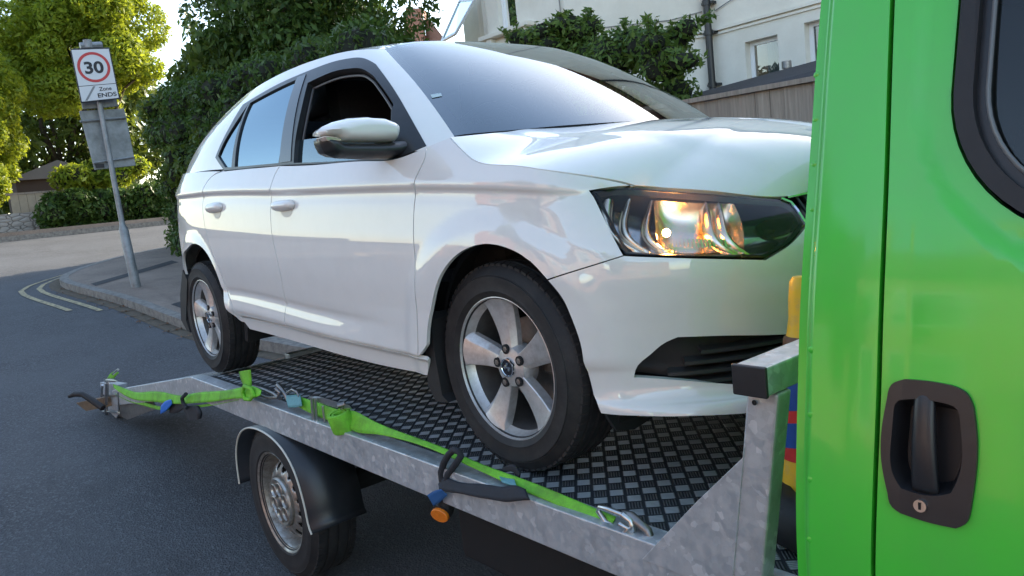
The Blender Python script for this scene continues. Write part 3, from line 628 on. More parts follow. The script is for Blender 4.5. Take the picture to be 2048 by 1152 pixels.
MB().box((-1.0, -.035, 1.29), (-.97, .12, 1.345)).tube([(-.96, .04, 1.33), (-.9, .04, 1.39)], .01).build('interior_mirror', BLACKPL, car, bevel=.01)
# side rails of the inner body so nothing shows through the shut gaps
mb = MB()
for sd in (1, -1):
    mb.box((-2.0, sd*.66, .275), (-.42, sd*.78, .42)) ; mb.box((-1.98, sd*.76, .36), (-.40, sd*.80, .80)); mb.box((-1.36, sd*.70, .36), (-1.24, sd*.80, .95)); mb.box((-.36, sd*.45, .30), (.33, sd*.58, .62))
mb.box((-2.95, -.55, .24), (.45, .55, .36)); mb.box((.36, -.45, .24), (.48, .45, .50)); mb.box((-.30, -.55, .30), (-.22, .55, .82)); mb.box((-3.05, -.6, .3), (-2.9, .6, .9))
mb.build('inner_body', DARK, car)
for (cx, cz), nm in ((WX, 'f'), (RX, 'r')):
    for sd in (-1, 1):
        MB().lathe([(.35, sd*.772), (.372, sd*.765), (.372, sd*.50), (.05, sd*.49)], (cx, 0, cz+.015), n=28, a0=-.35, a1=PI+.35).build('wheel_arch_liner', DARK, car, smooth=50)
# mud flaps
for sd in (-1, 1):
    A = [at(*p, y=-.845) for p in ((851, 628), (862, 640), (868, 700), (884, 790), (897, 805), (872, 803), (856, 770), (851, 700))]
    A = [np.array(p)*[1, -sd, 1] for p in A]; B = [p+np.array([-.008, sd*-.20, 0]) for p in A]; MB().prism(A, B).build('mud_flap', RUBBER, car)
    A = [at(*p, y=-.83) for p in ((365, 540), (374, 560), (372, 640), (380, 665), (374, 662), (362, 640), (360, 590))]
    A = [np.array(p)*[1, -sd, 1] for p in A]; B = [p+np.array([0, sd*-.17, 0]) for p in A]; MB().prism(A, B).build('mud_flap', RUBBER, car)
MB().prism([at(*p, x=.36) for p in ((1208, 830), (1300, 834), (1262, 858), (1228, 860))], [at(*p, x=.36)+[.01, 0, 0] for p in ((1208, 830), (1300, 834), (1262, 858), (1228, 860))]).build('air_deflector', RUBBER, car)
# door handles
def dhandle(cx, cy, w, par, sd):
    c_ = SB.uv(cx, cy); uu = float(c_[0]); vv = float(c_[1]); L = .095; n = 22; k = 10; V = []; F = []
    for i in range(n+1):
        t = i/n*2-1; hw = .019*(1-abs(t)**3.2)**.5+.002; b = .030*(1-abs(t)**4)**.5
        for j in range(k):
            a = PI*j/(k-1); du, dv = t*L, hw*math.cos(a); p = S_([uu+du], [vv+dv+.004*t])[0]; nn = SB.nrm(np.array([uu+du]), np.array([vv]))[0]*sgn
            q = p+nn*(b*math.sin(a)**.8+.001); V.append(q*[1, -sd, 1])
    for i in range(n):
        for j in range(k-1): F.append((i*k+j, i*k+j+1, (i+1)*k+j+1, (i+1)*k+j))
    o = raw('door_handle', V, F, WHITE, par, True)
    # flat grey patch behind the grip, painting in a recess's shade
    V = []; 
    o_ = np.array([(uu+.015+.055*math.cos(a), vv-.012+.030*math.sin(a)) for a in np.linspace(0, 2*PI, 25)[:-1]])
    panel('recess_shade', SB, o_, HREC, par, thick=0, gap=0, off=.0012, res=.01, flip=sgn, mirror=0 if sd < 0 else 1)
HREC = simple('recess_shade_grey', (.50, .50, .49), .3)
fds = [o for o in car.children if o.name.startswith('front_door') and 'glass' not in o.name]; rds = [o for o in car.children if o.name.startswith('rear_door') and 'glass' not in o.name]
for i, sd in enumerate((-1, 1)):
    dhandle(569, 411, .1, fds[i], sd); dhandle(431, 415, .1, rds[i], sd)
# ------------------------------------------------------------------ wheels, lamps, mirror
TYRE = Mat('tyre_rubber', (.016, .016, .0165), .7)
_t = TYRE.noise(14, 5, .7); TYRE.set('Base Color', TYRE.mix(TYRE.ramp(_t, [(.4, 0), (.75, 1)]), (.013, .013, .014), (.034, .032, .030))); TYRE = TYRE.m
def tyre(c, R, ri, yo, yi, sd, par, tread=.006, n=72, grooves=4):
    w_ = abs(yo-yi); pr = [(ri-.004, yo-.012), (ri+.004, yo-.002), (ri+.020, yo+.006), (ri+.022, yo+.0075), (ri+.025, yo+.0062), ((R+ri)/2, yo+.0095), ((R+ri)/2+.012, yo+.0098), (R-.036, yo+.0062), (R-.034, yo+.0075), (R-.030, yo+.0035), (R-.018, yo-.006), (R-.006, yo-.016)]
    t0 = yo-.022; t1 = yi+.022
    for g in range(grooves):
        yc = t0+(t1-t0)*(g+.6)/(grooves+.2); pr += [(R-.001, yc+.006), (R-.001-tread, yc+.004), (R-.001-tread, yc-.004), (R-.001, yc-.006)]
    pr += [(R-.006, yi+.016), (R-.018, yi+.006), (R-.05, yi-.004), (ri+.01, yi+.004)]
    pr = [(r, -sd*-y) if 0 else (r, sd*y) for r, y in pr]; mb = MB().lathe(pr, c, n=n)
    o = mb.build('tyre', TYRE, par, smooth=38)
    return o
def blocks(c, R, yo, yi, sd, par, n=70, h=.006, name='tread_blocks'):
    for y0, y1, sk in ((yo-.012, yo-.034, .3), (yi+.034, yi+.012, -.3)):   # shoulder blocks that break the tyre's outline
        mb = MB()
        for i in range(n):
            a = 2*PI*i/n; da = 2*PI/n*.36
            A = []; B = []
            for q, y in ((-da, y0), (da, y0), (da+da*sk, y1), (-da+da*sk, y1)):
                A.append((c[0]+(R-.014)*math.cos(a+q), sd*y, c[2]+(R-.014)*math.sin(a+q))); rr = R-.0015 if abs(y) < abs(yo-.02) or 1 else R
                rr = R-.004 if y in (yo-.012, yi+.012) else R; B.append((c[0]+rr*math.cos(a+q), sd*y, c[2]+rr*math.sin(a+q)))
            mb.prism(A, B)
        mb.build(name, TYRE, par)
BARR = simple('wheel_barrel', (.16, .155, .15), .5, .6, .4, 25)
def alloy(x, sd, a0, name='wheel', parent=None):
    c = (x, 0, .300); wh = empty(name, (0, 0, 0)); wh.parent = parent; pp = parent.location; wh.location = -pp+Vector((x, sd*.75, .30))
    ty = tyre(c, .300, .200, .815, .635, sd, wh); blocks(c, .300, .815, .635, sd, ty)
    Y = lambda y: sd*y
    # rim barrel and lip
    rim = MB().lathe([(.202, Y(.798)), (.209, Y(.806)), (.2065, Y(.813)), (.2025, Y(.814)), (.199, Y(.806)), (.195, Y(.790)), (.186, Y(.775))], c, n=72).build('rim', SILVER, wh, smooth=50); MB().lathe([(.186, Y(.775)), (.181, Y(.72)), (.178, Y(.66)), (.19, Y(.64))], c, n=60).build('barrel', BARR, rim, smooth=50)
    for k in range(5):
        aa = a0+k*2*PI/5; V = []; F = []; rs = np.linspace(.026, .2005, 15)
        for i, r in enumerate(rs):
            t = (r-.026)/(.1745); ac = aa+.10*math.sin(t*PI*.6)*.6; w_ = .021+.0275*t**1.35+ (.004 if t > .9 else 0)
            yf = .792+.012*t**2-.006*math.sin(PI*t); wl = w_; wr = w_*(.62+.1*t); 
            sec = [(-w_*1.04, yf-.030), (-wl, yf-.002), (-wl+.003, yf), (wr-.003, yf), (wr+.001, yf-.0015), (w_*1.15, yf-.016-.004*t), (w_*1.18, yf-.034)]
            if t > .93: sec = [(a_, b_+.003*(t-.93)/.07) for a_, b_ in sec]
            for a_, b_ in sec:
                X = r*math.cos(ac)+a_*math.sin(ac); Z = r*math.sin(ac)-a_*math.cos(ac)
                V.append((c[0]+X, Y(b_), c[2]+Z))
        n = 7
        for i in range(len(rs)-1):
            for j in range(n): F.append((i*n+j, i*n+(j+1) % n, (i+1)*n+(j+1) % n, (i+1)*n+j))
        F += [tuple(range(n)), tuple(range((len(rs)-1)*n, len(rs)*n))[::-1]]
        mb = MB(); mb.add(V, F); mb.build('spoke', SILVER, rim, smooth=28)
    MB().lathe([(.0, Y(.7935)), (.044, Y(.7935)), (.056, Y(.789)), (.064, Y(.775)), (.064, Y(.74))], c, n=40).build('hub', SILVER, rim, smooth=35)
    for k in range(5):
        aa = a0+k*2*PI/5+.07; q = (c[0]+.052*math.cos(aa), 0, c[2]+.052*math.sin(aa))
        MB().lathe([(.0125, Y(.7962)), (.0140, Y(.7962)), (.0138, Y(.786)), (0, Y(.786))], q, n=20).lathe([(0, Y(.7965)), (.0128, Y(.7965))], q, n=20).build('bolt_hole', DARK, rim)
        MB().lathe([(.0, Y(.7975)), (.006, Y(.7975)), (.0085, Y(.797))], q, n=6).build('wheel_bolt', DULLST, rim)
    cap = MB().lathe([(0, Y(.801)), (.022, Y(.8015)), (.0235, Y(.8035)), (.027, Y(.803)), (.0285, Y(.797)), (.029, Y(.790))], c, n=40).build('centre_cap', CHROME, wh, smooth=40)
    MB().lathe([(0, Y(.8018)), (.0218, Y(.8022))], c, n=36).build('cap_badge', GLOSSBLK, cap)
    mb = MB(); s_ = .019                                           # small badge relief: arrow with three feathers in a ring
    def poly(P): mb.prism([(c[0]+p[0]*s_, Y(.8024), c[2]+p[1]*s_) for p in P], [(c[0]+p[0]*s_, Y(.8036), c[2]+p[1]*s_) for p in P])
    poly([(-.75, .05), (-.35, .42), (-.3, .15), (.1, .12), (.1, -.05), (-.3, -.02), (-.35, -.32)]); poly([(-.1, .75), (.35, .65), (.2, .3), (-.05, .3)])
    for q in range(3): poly([(.05+.2*q, .1), (.18+.2*q, .14), (.42+.14*q, -.45+.18*q), (.26+.14*q, -.5+.18*q)])
    mb.build('badge_relief', CHROME, cap)
    MB().lathe([(.0, Y(.70)), (.128, Y(.70)), (.130, Y(.69)), (.0, Y(.685))], c, n=40).build('brake_disc', DULLST, wh)
    MB().box((c[0]+.05, Y(.72) if sd > 0 else Y(.72), c[2]-.03), (c[0]+.12, Y(.66), c[2]+.09)).build('brake_caliper', DULLST, wh, bevel=.01)
    MB().lathe([(0, Y(.64)), (.19, Y(.64))], c, n=30).build('backing_plate', DARK, wh)
    return wh
for x, s0_ in ((0.0, math.radians(94)), (-2.47, math.radians(92))):
    for sd in (-1, 1): alloy(x, sd, s0_, 'wheel', car)
# headlamp: chrome-lined dark bowl behind a clear lens
HLB = Mat('lamp_housing', (.035, .037, .04), .25, .3).m
HLB2 = simple('lamp_back', (.55, .54, .52), .18, .9, .3, 60)
AMB = simple('indicator_amber', (.85, .25, .02), .15)
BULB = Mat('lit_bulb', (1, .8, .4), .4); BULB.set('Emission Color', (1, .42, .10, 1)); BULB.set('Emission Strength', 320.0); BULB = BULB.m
hl_o = [[(1182, 383), (1225, 376), (1272, 374)], [('px', 0, 0)]] if 0 else None
HLC = [[(1183, 384), (1225, 377), (1272, 375)], [(1272, 375), ('uv', .60, .829), ('uv', .75, .810), (1562, 399)], [(1562, 399), (1580, 408), (1611, 446)], [(1611, 446), (1574, 490), (1531, 516)], [(1531, 516), (1390, 513), (1250, 508)], [(1250, 508), (1216, 446), (1183, 384)]]
ho = chain(SB, HLC, .012)
def off3(uvp, d, sd=1): return (S_(uvp[:, 0], uvp[:, 1])-SB.nrm(uvp[:, 0], uvp[:, 1])*sgn*d)*[1, sd, 1]
for sd in (1, -1):
    hl = empty('headlight', (0, 0, 0)); hl.parent = car; hl.location = -car.location+Vector((.55, -.6*sd, .65))
    panel('lens', SB, ho, LENS, hl, gap=0, thick=0, res=.015, flip=sgn, mirror=0 if sd > 0 else 1, off=-.001)
    # bowl: outline walls plus back panel, inset
    hi = inset(ho, .004); hb = inset(ho, .014); A = off3(hi, .002, sd); B = off3(hb, .075, sd); k = len(A)
    MB().add(list(A)+list(B), [(i, (i+1) % k, k+(i+1) % k, k+i) for i in range(k)]).build('housing_wall', HLB, hl, smooth=50)
    panel('housing_back', SB, hb, HLB2, hl, gap=0, thick=0, res=.02, flip=sgn, mirror=0 if sd > 0 else 1, off=-.075)
    # trim frame just behind the lens
    fr = inset(ho, .012); A = off3(hi, .003, sd); B = off3(fr, .010, sd)
    MB().add(list(A)+list(B), [(i, (i+1) % k, k+(i+1) % k, k+i) for i in range(k)]).build('lens_frame', BLACKPL, hl, smooth=50)
    def bowl(u0, v0_, ru, rv, dep, nm, mat, front=.018, n=36, m_=9, cut=None):
        V = []; F = []
        for j in range(m_+1):
            f = j/m_
            for i in range(n):
                a = 2*PI*i/n; uu = u0+ru*f*math.cos(a); vv = v0_+rv*f*math.sin(a); V.append(off3(np.array([[uu, vv]]), front+dep*(1-f*f), sd)[0])
        for j in range(m_):
            for i in range(n): F.append((j*n+i, j*n+(i+1) % n, (j+1)*n+(i+1) % n, (j+1)*n+i))
        return raw(nm, V, F, mat, hl, True)
    u1, v1 = SB.uv(1290, 445); u2, v2 = SB.uv(1420, 450); u3, v3 = SB.uv(1535, 450)
    REFM = simple('glow_tinted_chrome', (.88, .76, .60), .11, 1, .05, 300, .25, 700, .001)  # the bulb's amber glow is put into the chrome colour
    q4 = [SB.uv(*p) for p in ((1308, 391), (1470, 398), (1492, 506), (1316, 506))]; V = []; F = []; n1, n2 = 22, 14
    for i in range(n1+1):
        for j in range(n2+1):
            a, b = i/n1, j/n2; p = (q4[0]*(1-a)+q4[1]*a)*(1-b)+(q4[3]*(1-a)+q4[2]*a)*b
            V.append(off3(p[None], .014+.052*math.sqrt(max(0, (1-(2*a-1)**4)*(1-(2*b-1)**4))), sd)[0])
    raw('main_reflector', V, [(i*(n2+1)+j, i*(n2+1)+j+1, (i+1)*(n2+1)+j+1, (i+1)*(n2+1)+j) for i in range(n1) for j in range(n2)], REFM, hl, True)
    bowl(float(u3)+.055, float(v3)-.010, .085, .045, .045, 'inner_reflector', simple('smoked_glow_reflector', (.26, .20, .14), .18, .9))  # smoked tone lightened and warmed to carry the bulb's glow
    # chrome fins between the chambers
    for (pxa, pxb, wd) in (((1218, 392), (1282, 503), .022), ((1262, 390), (1300, 503), .014), ((1305, 392), (1338, 505), .014), ((1412, 394), (1482, 512), .016), ((1438, 394), (1508, 512), .016)):
        a, b = SB.uv(*pxa), SB.uv(*pxb); V = []; 
        for i in range(11):
            t = i/10; u_, v_ = a[0]+(b[0]-a[0])*t-.035*math.sin(PI*t), a[1]+(b[1]-a[1])*t
            for du, dd in ((-wd, .03), (0, .012), (wd*.6, .016), (wd, .034)): V.append(off3(np.array([[u_+du, v_]]), dd, sd)[0])
        raw('chrome_fin', V, [(i*4+j, i*4+j+1, i*4+5+j, i*4+4+j) for i in range(10) for j in range(3)], REFM, hl, True)
    # lower ledge with ribs
    V = []; a, b = SB.uv(1345, 468), SB.uv(1460, 470)
    MBl = MB()
    for i in range(15):
        t = i/14; u_ = a[0]+(b[0]-a[0])*t; v_ = a[1]+(b[1]-a[1])*t
        P = off3(np.array([[u_, v_], [u_+.006, v_], [u_+.006, v_-.035], [u_, v_-.035]]), .02, sd); Q = off3(np.array([[u_, v_], [u_+.006, v_], [u_+.006, v_], [u_, v_]]), .055, sd)
        MBl.prism(list(P), list(Q+[0, 0, -.002]))
    MBl.build('ribbed_ledge', REFM, hl)
    ub, vb = SB.uv(1326, 450); pb = off3(np.array([[ub+.010, vb]]), .030, sd)[0]
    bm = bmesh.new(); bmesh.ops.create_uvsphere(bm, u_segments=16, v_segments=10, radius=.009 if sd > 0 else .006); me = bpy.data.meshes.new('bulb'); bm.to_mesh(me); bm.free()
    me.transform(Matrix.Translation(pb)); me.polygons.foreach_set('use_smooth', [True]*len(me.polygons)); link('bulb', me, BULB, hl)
# door mirror
def mirror_at(sd):
    mr = empty('door_mirror', (0, 0, 0)); mr.parent = car; mr.location = -car.location+Vector((-.44, -.9*sd, .98))
    X0 = -.43
    def outl(P, x=X0): return np.array([at(px, py, x=x) for px, py in P])*[1, sd, 1]
    cap2 = [(635.5, 262), (643, 254), (664, 244.5), (693, 237), (727, 234.5), (758, 237), (779, 244.5), (789, 253), (789.5, 269), (784, 285.5), (745, 285.8), (700, 285.8), (677, 285.5), (668, 277), (650, 274), (637, 273)]
    low2 = [(637, 273), (650, 274), (668, 277), (677, 286), (745, 286.2), (786, 284), (800, 281), (816, 281), (812, 307), (787, 317.5), (737, 319.5), (706, 318.5), (668, 316), (650, 308), (641, 290)]
    def puff(P, hf, hb, name, mat, pw=.45):
        Q = outl(P)[:, 1:]; Q = np.array([Q[i]+(Q[(i+1) % len(Q)]-Q[i])*t for i in range(len(Q)) for t in (0, .34, .67)]); lo, hi = Q.min(0), Q.max(0)
        g = np.stack(np.meshgrid(np.arange(lo[0], hi[0], .007), np.arange(lo[1], hi[1], .007)), -1).reshape(-1, 2); g = g[pip(g, Q) & (dseg(g, Q) > .003)]
        A = np.concatenate([Q, g]); n = len(Q); r = geometry.delaunay_2d_cdt([Vector(p) for p in A], [(i, (i+1) % n) for i in range(n)], [], 0, 1e-6)
        uv = np.array([tuple(v) for v in r[0]]); T = [t for t in r[2] if len(t) == 3 and pip(uv[list(t)].mean(0)[None], Q)[0]]
        return uv, T, Q
    def shell(P, hf, hb, name, mat, par, dm):
        uv, T, Q = puff(P, hf, hb, name, mat); d = dseg(uv, Q); k = np.sqrt(np.clip(1-(1-np.clip(d/dm, 0, 1))**2, 0, 1)); n = len(uv)
        V = [(X0+hf*k[i], uv[i][0], uv[i][1]) for i in range(n)]+[(X0-hb*k[i]-.001, uv[i][0], uv[i][1]) for i in range(n)]
        mb = MB().add(V, [tuple(t) for t in T]+[tuple(i+n for i in t)[::-1] for t in T]); return mb.build(name, mat, par, smooth=60)
    shell(cap2, .060, .075, 'mirror_cap', WHITE, mr, .028)
    lo_ = shell(low2, .045, .070, 'mirror_housing', BLACKPL, mr, .022)
    a, b = at(786, 300, x=X0)*[1, sd, 1], at(812, 298, x=X0-.01)*[1, sd, 1]; b2 = b.copy(); b2[1] = -.80*sd
    MB().tube([a, b, b2], [.016, .020, .026], 12).build('mirror_arm', BLACKPL, mr, smooth=50)
    ind = [(637, 275), (650, 275.5), (664, 278), (673, 285), (641, 285)]; A = outl(ind, X0); 
    MB().prism([p+[.040, 0, 0] for p in A], [p-[.02, 0, 0] for p in A]).build('indicator_lens', simple('mirror_indicator', (.55, .45, .38), .1, .4), mr, bevel=.003)
mirror_at(1); mirror_at(-1)
for o in car.children:
    if o.name == 'door_mirror.001': o.location += Vector((-.22, -.13, -.05))
# ------------------------------------------------------------------ ground
GS_, GZ, GX = .075, -.755, -1.3
def gz(x):
    x = np.clip(np.asarray(x, float), -25, 9); return GZ-GS_*(x-GX)
def gpx(px, py):
    o, d = ray(px, py); k = (GZ-GS_*(o[0]-GX)-o[2])/(d[2]+GS_*d[0]); return o+k*d
xs = np.array([-400, -120, -60, -40]+list(np.arange(-30, 14, 1.))+[20, 60, 400]); ys = np.array([-400, -100, -40, -20, -10, -5, 0, 5, 10, 20, 40, 100, 400.])
V = [(x, y, float(gz(x))) for x in xs for y in ys]; ny = len(ys)
raw('road', V, [(i*ny+j, (i+1)*ny+j, (i+1)*ny+j+1, i*ny+j+1) for i in range(len(xs)-1) for j in range(ny-1)], ROAD, None, True)['kind'] = 'structure'
# ------------------------------------------------------------------ recovery truck
truck = empty('recovery_truck', (0, 0, -.75), 'recovery truck with bright green cab and galvanised flatbed of chequer plate', 'truck')
DX0, DX1 = -2.42, 1.02                                              # flat part of the deck
mb = MB(); 
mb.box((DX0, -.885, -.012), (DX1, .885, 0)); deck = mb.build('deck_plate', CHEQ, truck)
RS_ = .172                                                          # slope of the tail
for y0, y1, xe in ((-.885, -.42, -4.30), (.42, .885, -2.95)):
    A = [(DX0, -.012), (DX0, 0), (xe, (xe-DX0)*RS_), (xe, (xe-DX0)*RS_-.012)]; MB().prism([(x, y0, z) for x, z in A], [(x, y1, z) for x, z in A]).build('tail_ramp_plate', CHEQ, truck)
MB().box((DX0-.05, -.42, -.09), (DX0+.01, .42, .022)).build('deck_end_bar', GALV, truck, bevel=.003)
def tz(x): return 0 if x > DX0 else (x-DX0)*RS_
for sd in (-1, 1):
    # channel rail: top flange, outer web, return lip; follows the bend at the tail
    y0, y1 = sd*.955, sd*.887; xs_ = [.93, DX0, -4.32 if sd < 0 else -2.97]; prof = [(y0, .022), (y1, .022), (y1, .012), (y0-sd*.008, .012), (y0-sd*.008, -.080), (y0-sd*.030, -.080), (y0-sd*.030, -.088), (y0, -.088)]
    V = []; F = []; n = len(prof)
    for x in xs_: V += [(x, y, z+tz(x)) for y, z in prof]
    for i in range(2): F += [(i*n+j, i*n+(j+1) % n, (i+1)*n+(j+1) % n, (i+1)*n+j) for j in range(n)]
    F += [tuple(range(n)), tuple(range(2*n, 3*n))]
    MB().add(V, F).build('side_rail', GALV, truck, bevel=.003)
    # tail skirt plate under the ramp
    if sd < 0: A = [(-3.35, tz(-3.35)-.088), (-4.30, tz(-4.30)-.088), (-4.30, tz(-4.30)-.17), (-4.1, tz(-4.1)-.20), (-3.3, tz(-3.3)-.14)]
    if sd < 0: MB().prism([(x, sd*.935, z) for x, z in A], [(x, sd*.925, z) for x, z in A]).build('tail_skirt', DULLST, truck)
    # headboard post with triangular gusset
    P0 = [at(*p, y=-.957)[[0, 2]] for p in ((1290, 1098), (1392, 1005), (1486, 915), (1503, 896))]
    xl, xr = .872, .934
    G = [(P0[0][0]-.01, -.02), tuple(P0[1]), tuple(P0[2]), (xl-.012, P0[3][1]), (xl-.065, -.02)]
    gus = MB().prism([(x, sd*.9595, z) for x, z in G], [(x, sd*.9515, z) for x, z in G]).build('gusset_plate', GALV, truck, bevel=.0015)
    MB().prism([(xl-.080, sd*.957, -.10), (xr-.080, sd*.957, -.10), (xr, sd*.957, .392), (xl, sd*.957, .392)], [(xl-.080, sd*.912, -.10), (xr-.080, sd*.912, -.10), (xr, sd*.912, .392), (xl, sd*.912, .392)]).build('headboard_post', GALV, truck, bevel=.005)
MB().box((.868, -.985, .394), (.932, .985, .446)).build('headboard_crossbar', GALV, truck, bevel=.004)
for sd in (-1, 1): MB().box((.866, sd*.992, .392), (.934, sd*.984, .448)).build('end_cap', BLACKPL, truck, bevel=.003)
MB().lathe([(0, -.961), (.005, -.961)], (.888, 0, .372), n=12).build('bolt_hole', DARK, truck)
for z in (.13, .26): MB().box((.88, -.89, z), (.92, .89, z+.04)).build('headboard_bar', GALV, truck) if 0 else None
# chassis and sub-frame
mb = MB()
for sd in (-1, 1): mb.box((-2.3, sd*.44, -.30), (2.4, sd*.38, -.14))
for x in (-2.2, -1.9, -.9, -.2, .6): mb.box((x, -.86, -.12), (x+.06, .86, -.02))
mb.build('chassis', simple('chassis_black', (.015, .016, .018), .6, 0, .4, 20), truck)
MB().box((-.5, -.70, -.46), (.25, -.50, -.16)).build('tank_box', DARK, truck, bevel=.02)
MB().tube([(-1.4, -.7, -.41), (-1.4, .7, -.41)], .05, 12).build('rear_axle', DARK, truck, smooth=50)
RIMM = Mat('steel_wheel', (.42, .41, .385), .42, .75)
_r = RIMM.noise(12, 6, .75); RIMM.set('Base Color', RIMM.mix(RIMM.ramp(_r, [(.4, 0), (.68, 1)]), (.47, .455, .42), (.17, .14, .11))); RIMM.set('Roughness', RIMM.ramp(_r, [(.4, .32), (.7, .7)])); RIMM = RIMM.m
def vanwheel(cx, cz, yo, sd):
    c = (cx, 0, cz); wh = empty('wheel'); wh.parent = truck; wh.location = -truck.location+Vector((cx, sd*yo, cz))
    R = .335; ty = tyre(c, R, .205, yo, yo-.19, sd, wh, tread=.008, grooves=3); blocks(c, R+.001, yo, yo-.19, sd, ty, n=58)
    Y = lambda y: sd*(yo+y)
    rim = MB().lathe([(.203, Y(-.008)), (.2135, Y(-.002)), (.2215, Y(.001)), (.219, Y(.004)), (.212, Y(.001)), (.203, Y(-.010)), (.196, Y(-.022)), (.190, Y(-.055)), (.184, Y(-.078)), (.178, Y(-.083))], c, n=72).build('rim', RIMM, wh, smooth=45)
    # dished disc with oval vents cut as real openings
    n = 120; NH = 16; V = []; F = []; prof = [(.178, -.083), (.173, -.062), (.165, -.046), (.154, -.034), (.142, -.026), (.133, -.021), (.115, -.015), (.104, -.018)]
    m_ = len(prof)
    for k in range(n):
        a = 2*PI*k/n
        for r, h in prof: V.append((cx+r*math.cos(a), Y(h), cz+r*math.sin(a)))
    for k in range(n):
        for j in range(m_-1):
            ph = (k+.5)*NH/n % 1
            if (j in (2, 3) and .26 < ph < .80) or (j == 1 and .38 < ph < .68) or (j == 4 and .36 < ph < .70): continue
            F.append((k*m_+j, ((k+1) % n)*m_+j, ((k+1) % n)*m_+j+1, k*m_+j+1))
    d = MB().add(V, F).build('wheel_disc', RIMM, rim, smooth=50, fixn=False); s_ = d.modifiers.new('t', 'SOLIDIFY'); s_.thickness = .004
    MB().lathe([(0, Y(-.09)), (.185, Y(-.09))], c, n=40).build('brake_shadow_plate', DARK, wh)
    # hub cover: ring of round pockets
    hc = MB().lathe([(.104, Y(-.020)), (.106, Y(-.006)), (.100, Y(.002)), (.092, Y(.000)), (.088, Y(-.006)), (0, Y(-.006))], c, n=48).build('hub_cover', RIMM, wh, smooth=40)
    for k in range(6):
        a = k*PI/3+.3; q = (cx+.060*math.cos(a), 0, cz+.060*math.sin(a))
        MB().lathe([(.024, Y(-.004)), (.028, Y(.004)), (.031, Y(.002)), (.032, Y(-.006))], q, n=24).build('pocket_ring', RIMM, hc, smooth=40)
        MB().lathe([(0, Y(-.0045)), (.0245, Y(-.0045))], q, n=20).build('pocket', DULLST, hc)
    MB().lathe([(0, Y(.001)), (.018, Y(.001)), (.026, Y(-.005))], c, n=24).build('hub_centre', DULLST, hc, smooth=40)
WTX, WTZ = -1.45, -.41
for sd in (-1, 1): vanwheel(WTX, WTZ, .955, sd)
for sd in (-1, 1): vanwheel(2.35, -.665, .95, sd)
# mudguards with pale edge piping
MUD = Mat('mudguard_plastic', (.020, .023, .028), .38); MUD.bump(MUD.noise(300, 3), .1, .001); MUD = MUD.m
PIPE = simple('pale_piping', (.62, .60, .52), .5)
for sd in (-1, 1):
    path = [(-1.826, -.405), (-1.822, -.33), (-1.80, -.245), (-1.74, -.165), (-1.64, -.11), (-1.50, -.087), (-1.36, -.095), (-1.24, -.135), (-1.165, -.20), (-1.128, -.28), (-1.110, -.36), (-1.102, -.41), (-1.085, -.437)]
    path = Spl([(x, sd*.985, z) for x, z in path]); path = path(np.linspace(0, path.t[-1], 48))
    inn = path.copy(); inn[:, 1] = sd*.745; n = len(path)
    rim_ = path.copy(); rim_[:, 1] = sd*.985
    a = MB().add(list(path)+list(inn), [(i, i+1, n+i+1, n+i) for i in range(n-1)]).build('mudguard', MUD, truck, smooth=40); s_ = a.modifiers.new('t', 'SOLIDIFY'); s_.thickness = .006; s_.offset = 0
    MB().tube([p+[0, sd*.002, 0] for p in path], .0042, 6).build('edge_piping', PIPE, a, smooth=60)
# marker lamp under the rail
cl = np.array(at(880, 1030, y=-.965)); nv = Vector((.30, -.86, -.30)).normalized()
u_ = nv.cross(Vector((0, 0, 1))).normalized(); w_ = u_.cross(nv)
def disc(c, r, h0, h1, nm, mat, par, n=20):
    mb = MB(); A = [c+r*(math.cos(2*PI*i/n)*np.array(u_)*1.25+math.sin(2*PI*i/n)*np.array(w_)) for i in range(n)]
    mb.prism([p+np.array(nv)*h0 for p in A], [p+np.array(nv)*h1 for p in A]); return mb.build(nm, mat, par, smooth=40, bevel=.002)
lamp = MB().tube([cl-np.array(nv)*.004, cl-np.array(nv)*.03, cl+np.array([0, .03, .05]), cl+np.array([0, .035, .11])], [.030, .028, .022, .020], 14).build('marker_lamp', RUBBER, truck, smooth=50)
AMBL = simple('amber_lens', (.75, .20, .015), .15, 0, .25, 120, .5, 400, .002)
disc(cl, .024, -.006, .006, 'amber_lens', AMBL, lamp)
# ------------------------------------------------------------------ cab
tum = Pch([(-.9, 0.02), (-.3, 0), (.13, 0.0), (.5, .045), (.8, .115), (1.02, .172), (1.3, .26), (1.6, .36)])
def wmask(x, z):                                                   # signed distance (m) outside the window opening
    xl_, zb_, r = 1.220, .655, .20
    qx = xl_+r-x; qz = zb_+r-z; a = np.maximum(qx, 0); b = np.maximum(qz, 0)
    return np.where((qx > 0) | (qz > 0), np.hypot(a, b)-r, np.maximum(qx, qz)-r)
def C_(x, z):
    x = np.atleast_1d(np.asarray(x, float)); z = np.atleast_1d(np.asarray(z, float))
    y = 1.075-tum(z); 
    step = .022*(1-sst(1.022, 1.040, x))                            # rear seam flange sits lower than the skin
    lipd = wmask(x, z); y = y-step-.010*sst(.050, .030, lipd)
    y = y+.004*np.sin(np.clip((x-1.04)/.14, 0, 1)*PI)*(x < 1.19)
    return np.stack([x, -y, z], 1)
CS = Surf(C_, (1.004, 2.9), (-.6, 1.55), 1.0, pick=(1.004, 1.5))
csn = -1 if CS.nrm(np.array([1.5]), np.array([.3]))[0][1] > 0 else 1
def cab_panel(nm, ch, mat=GREEN, par=truck, both_=True, **k):
    o = chain(CS, ch, .02); k.setdefault('res', .012); r = panel(nm, CS, o, mat, par, flip=csn, **k)
    if both_: panel(nm, CS, o, mat, par, flip=csn, mirror=1, **k)
    return r
gapl = [(1786, -20), (1778, 200), (1768, 480), (1757, 800), (1746, 1160)]
ga = chain(CS, [gapl], .02); gt, gb = ga[0], ga[-1]
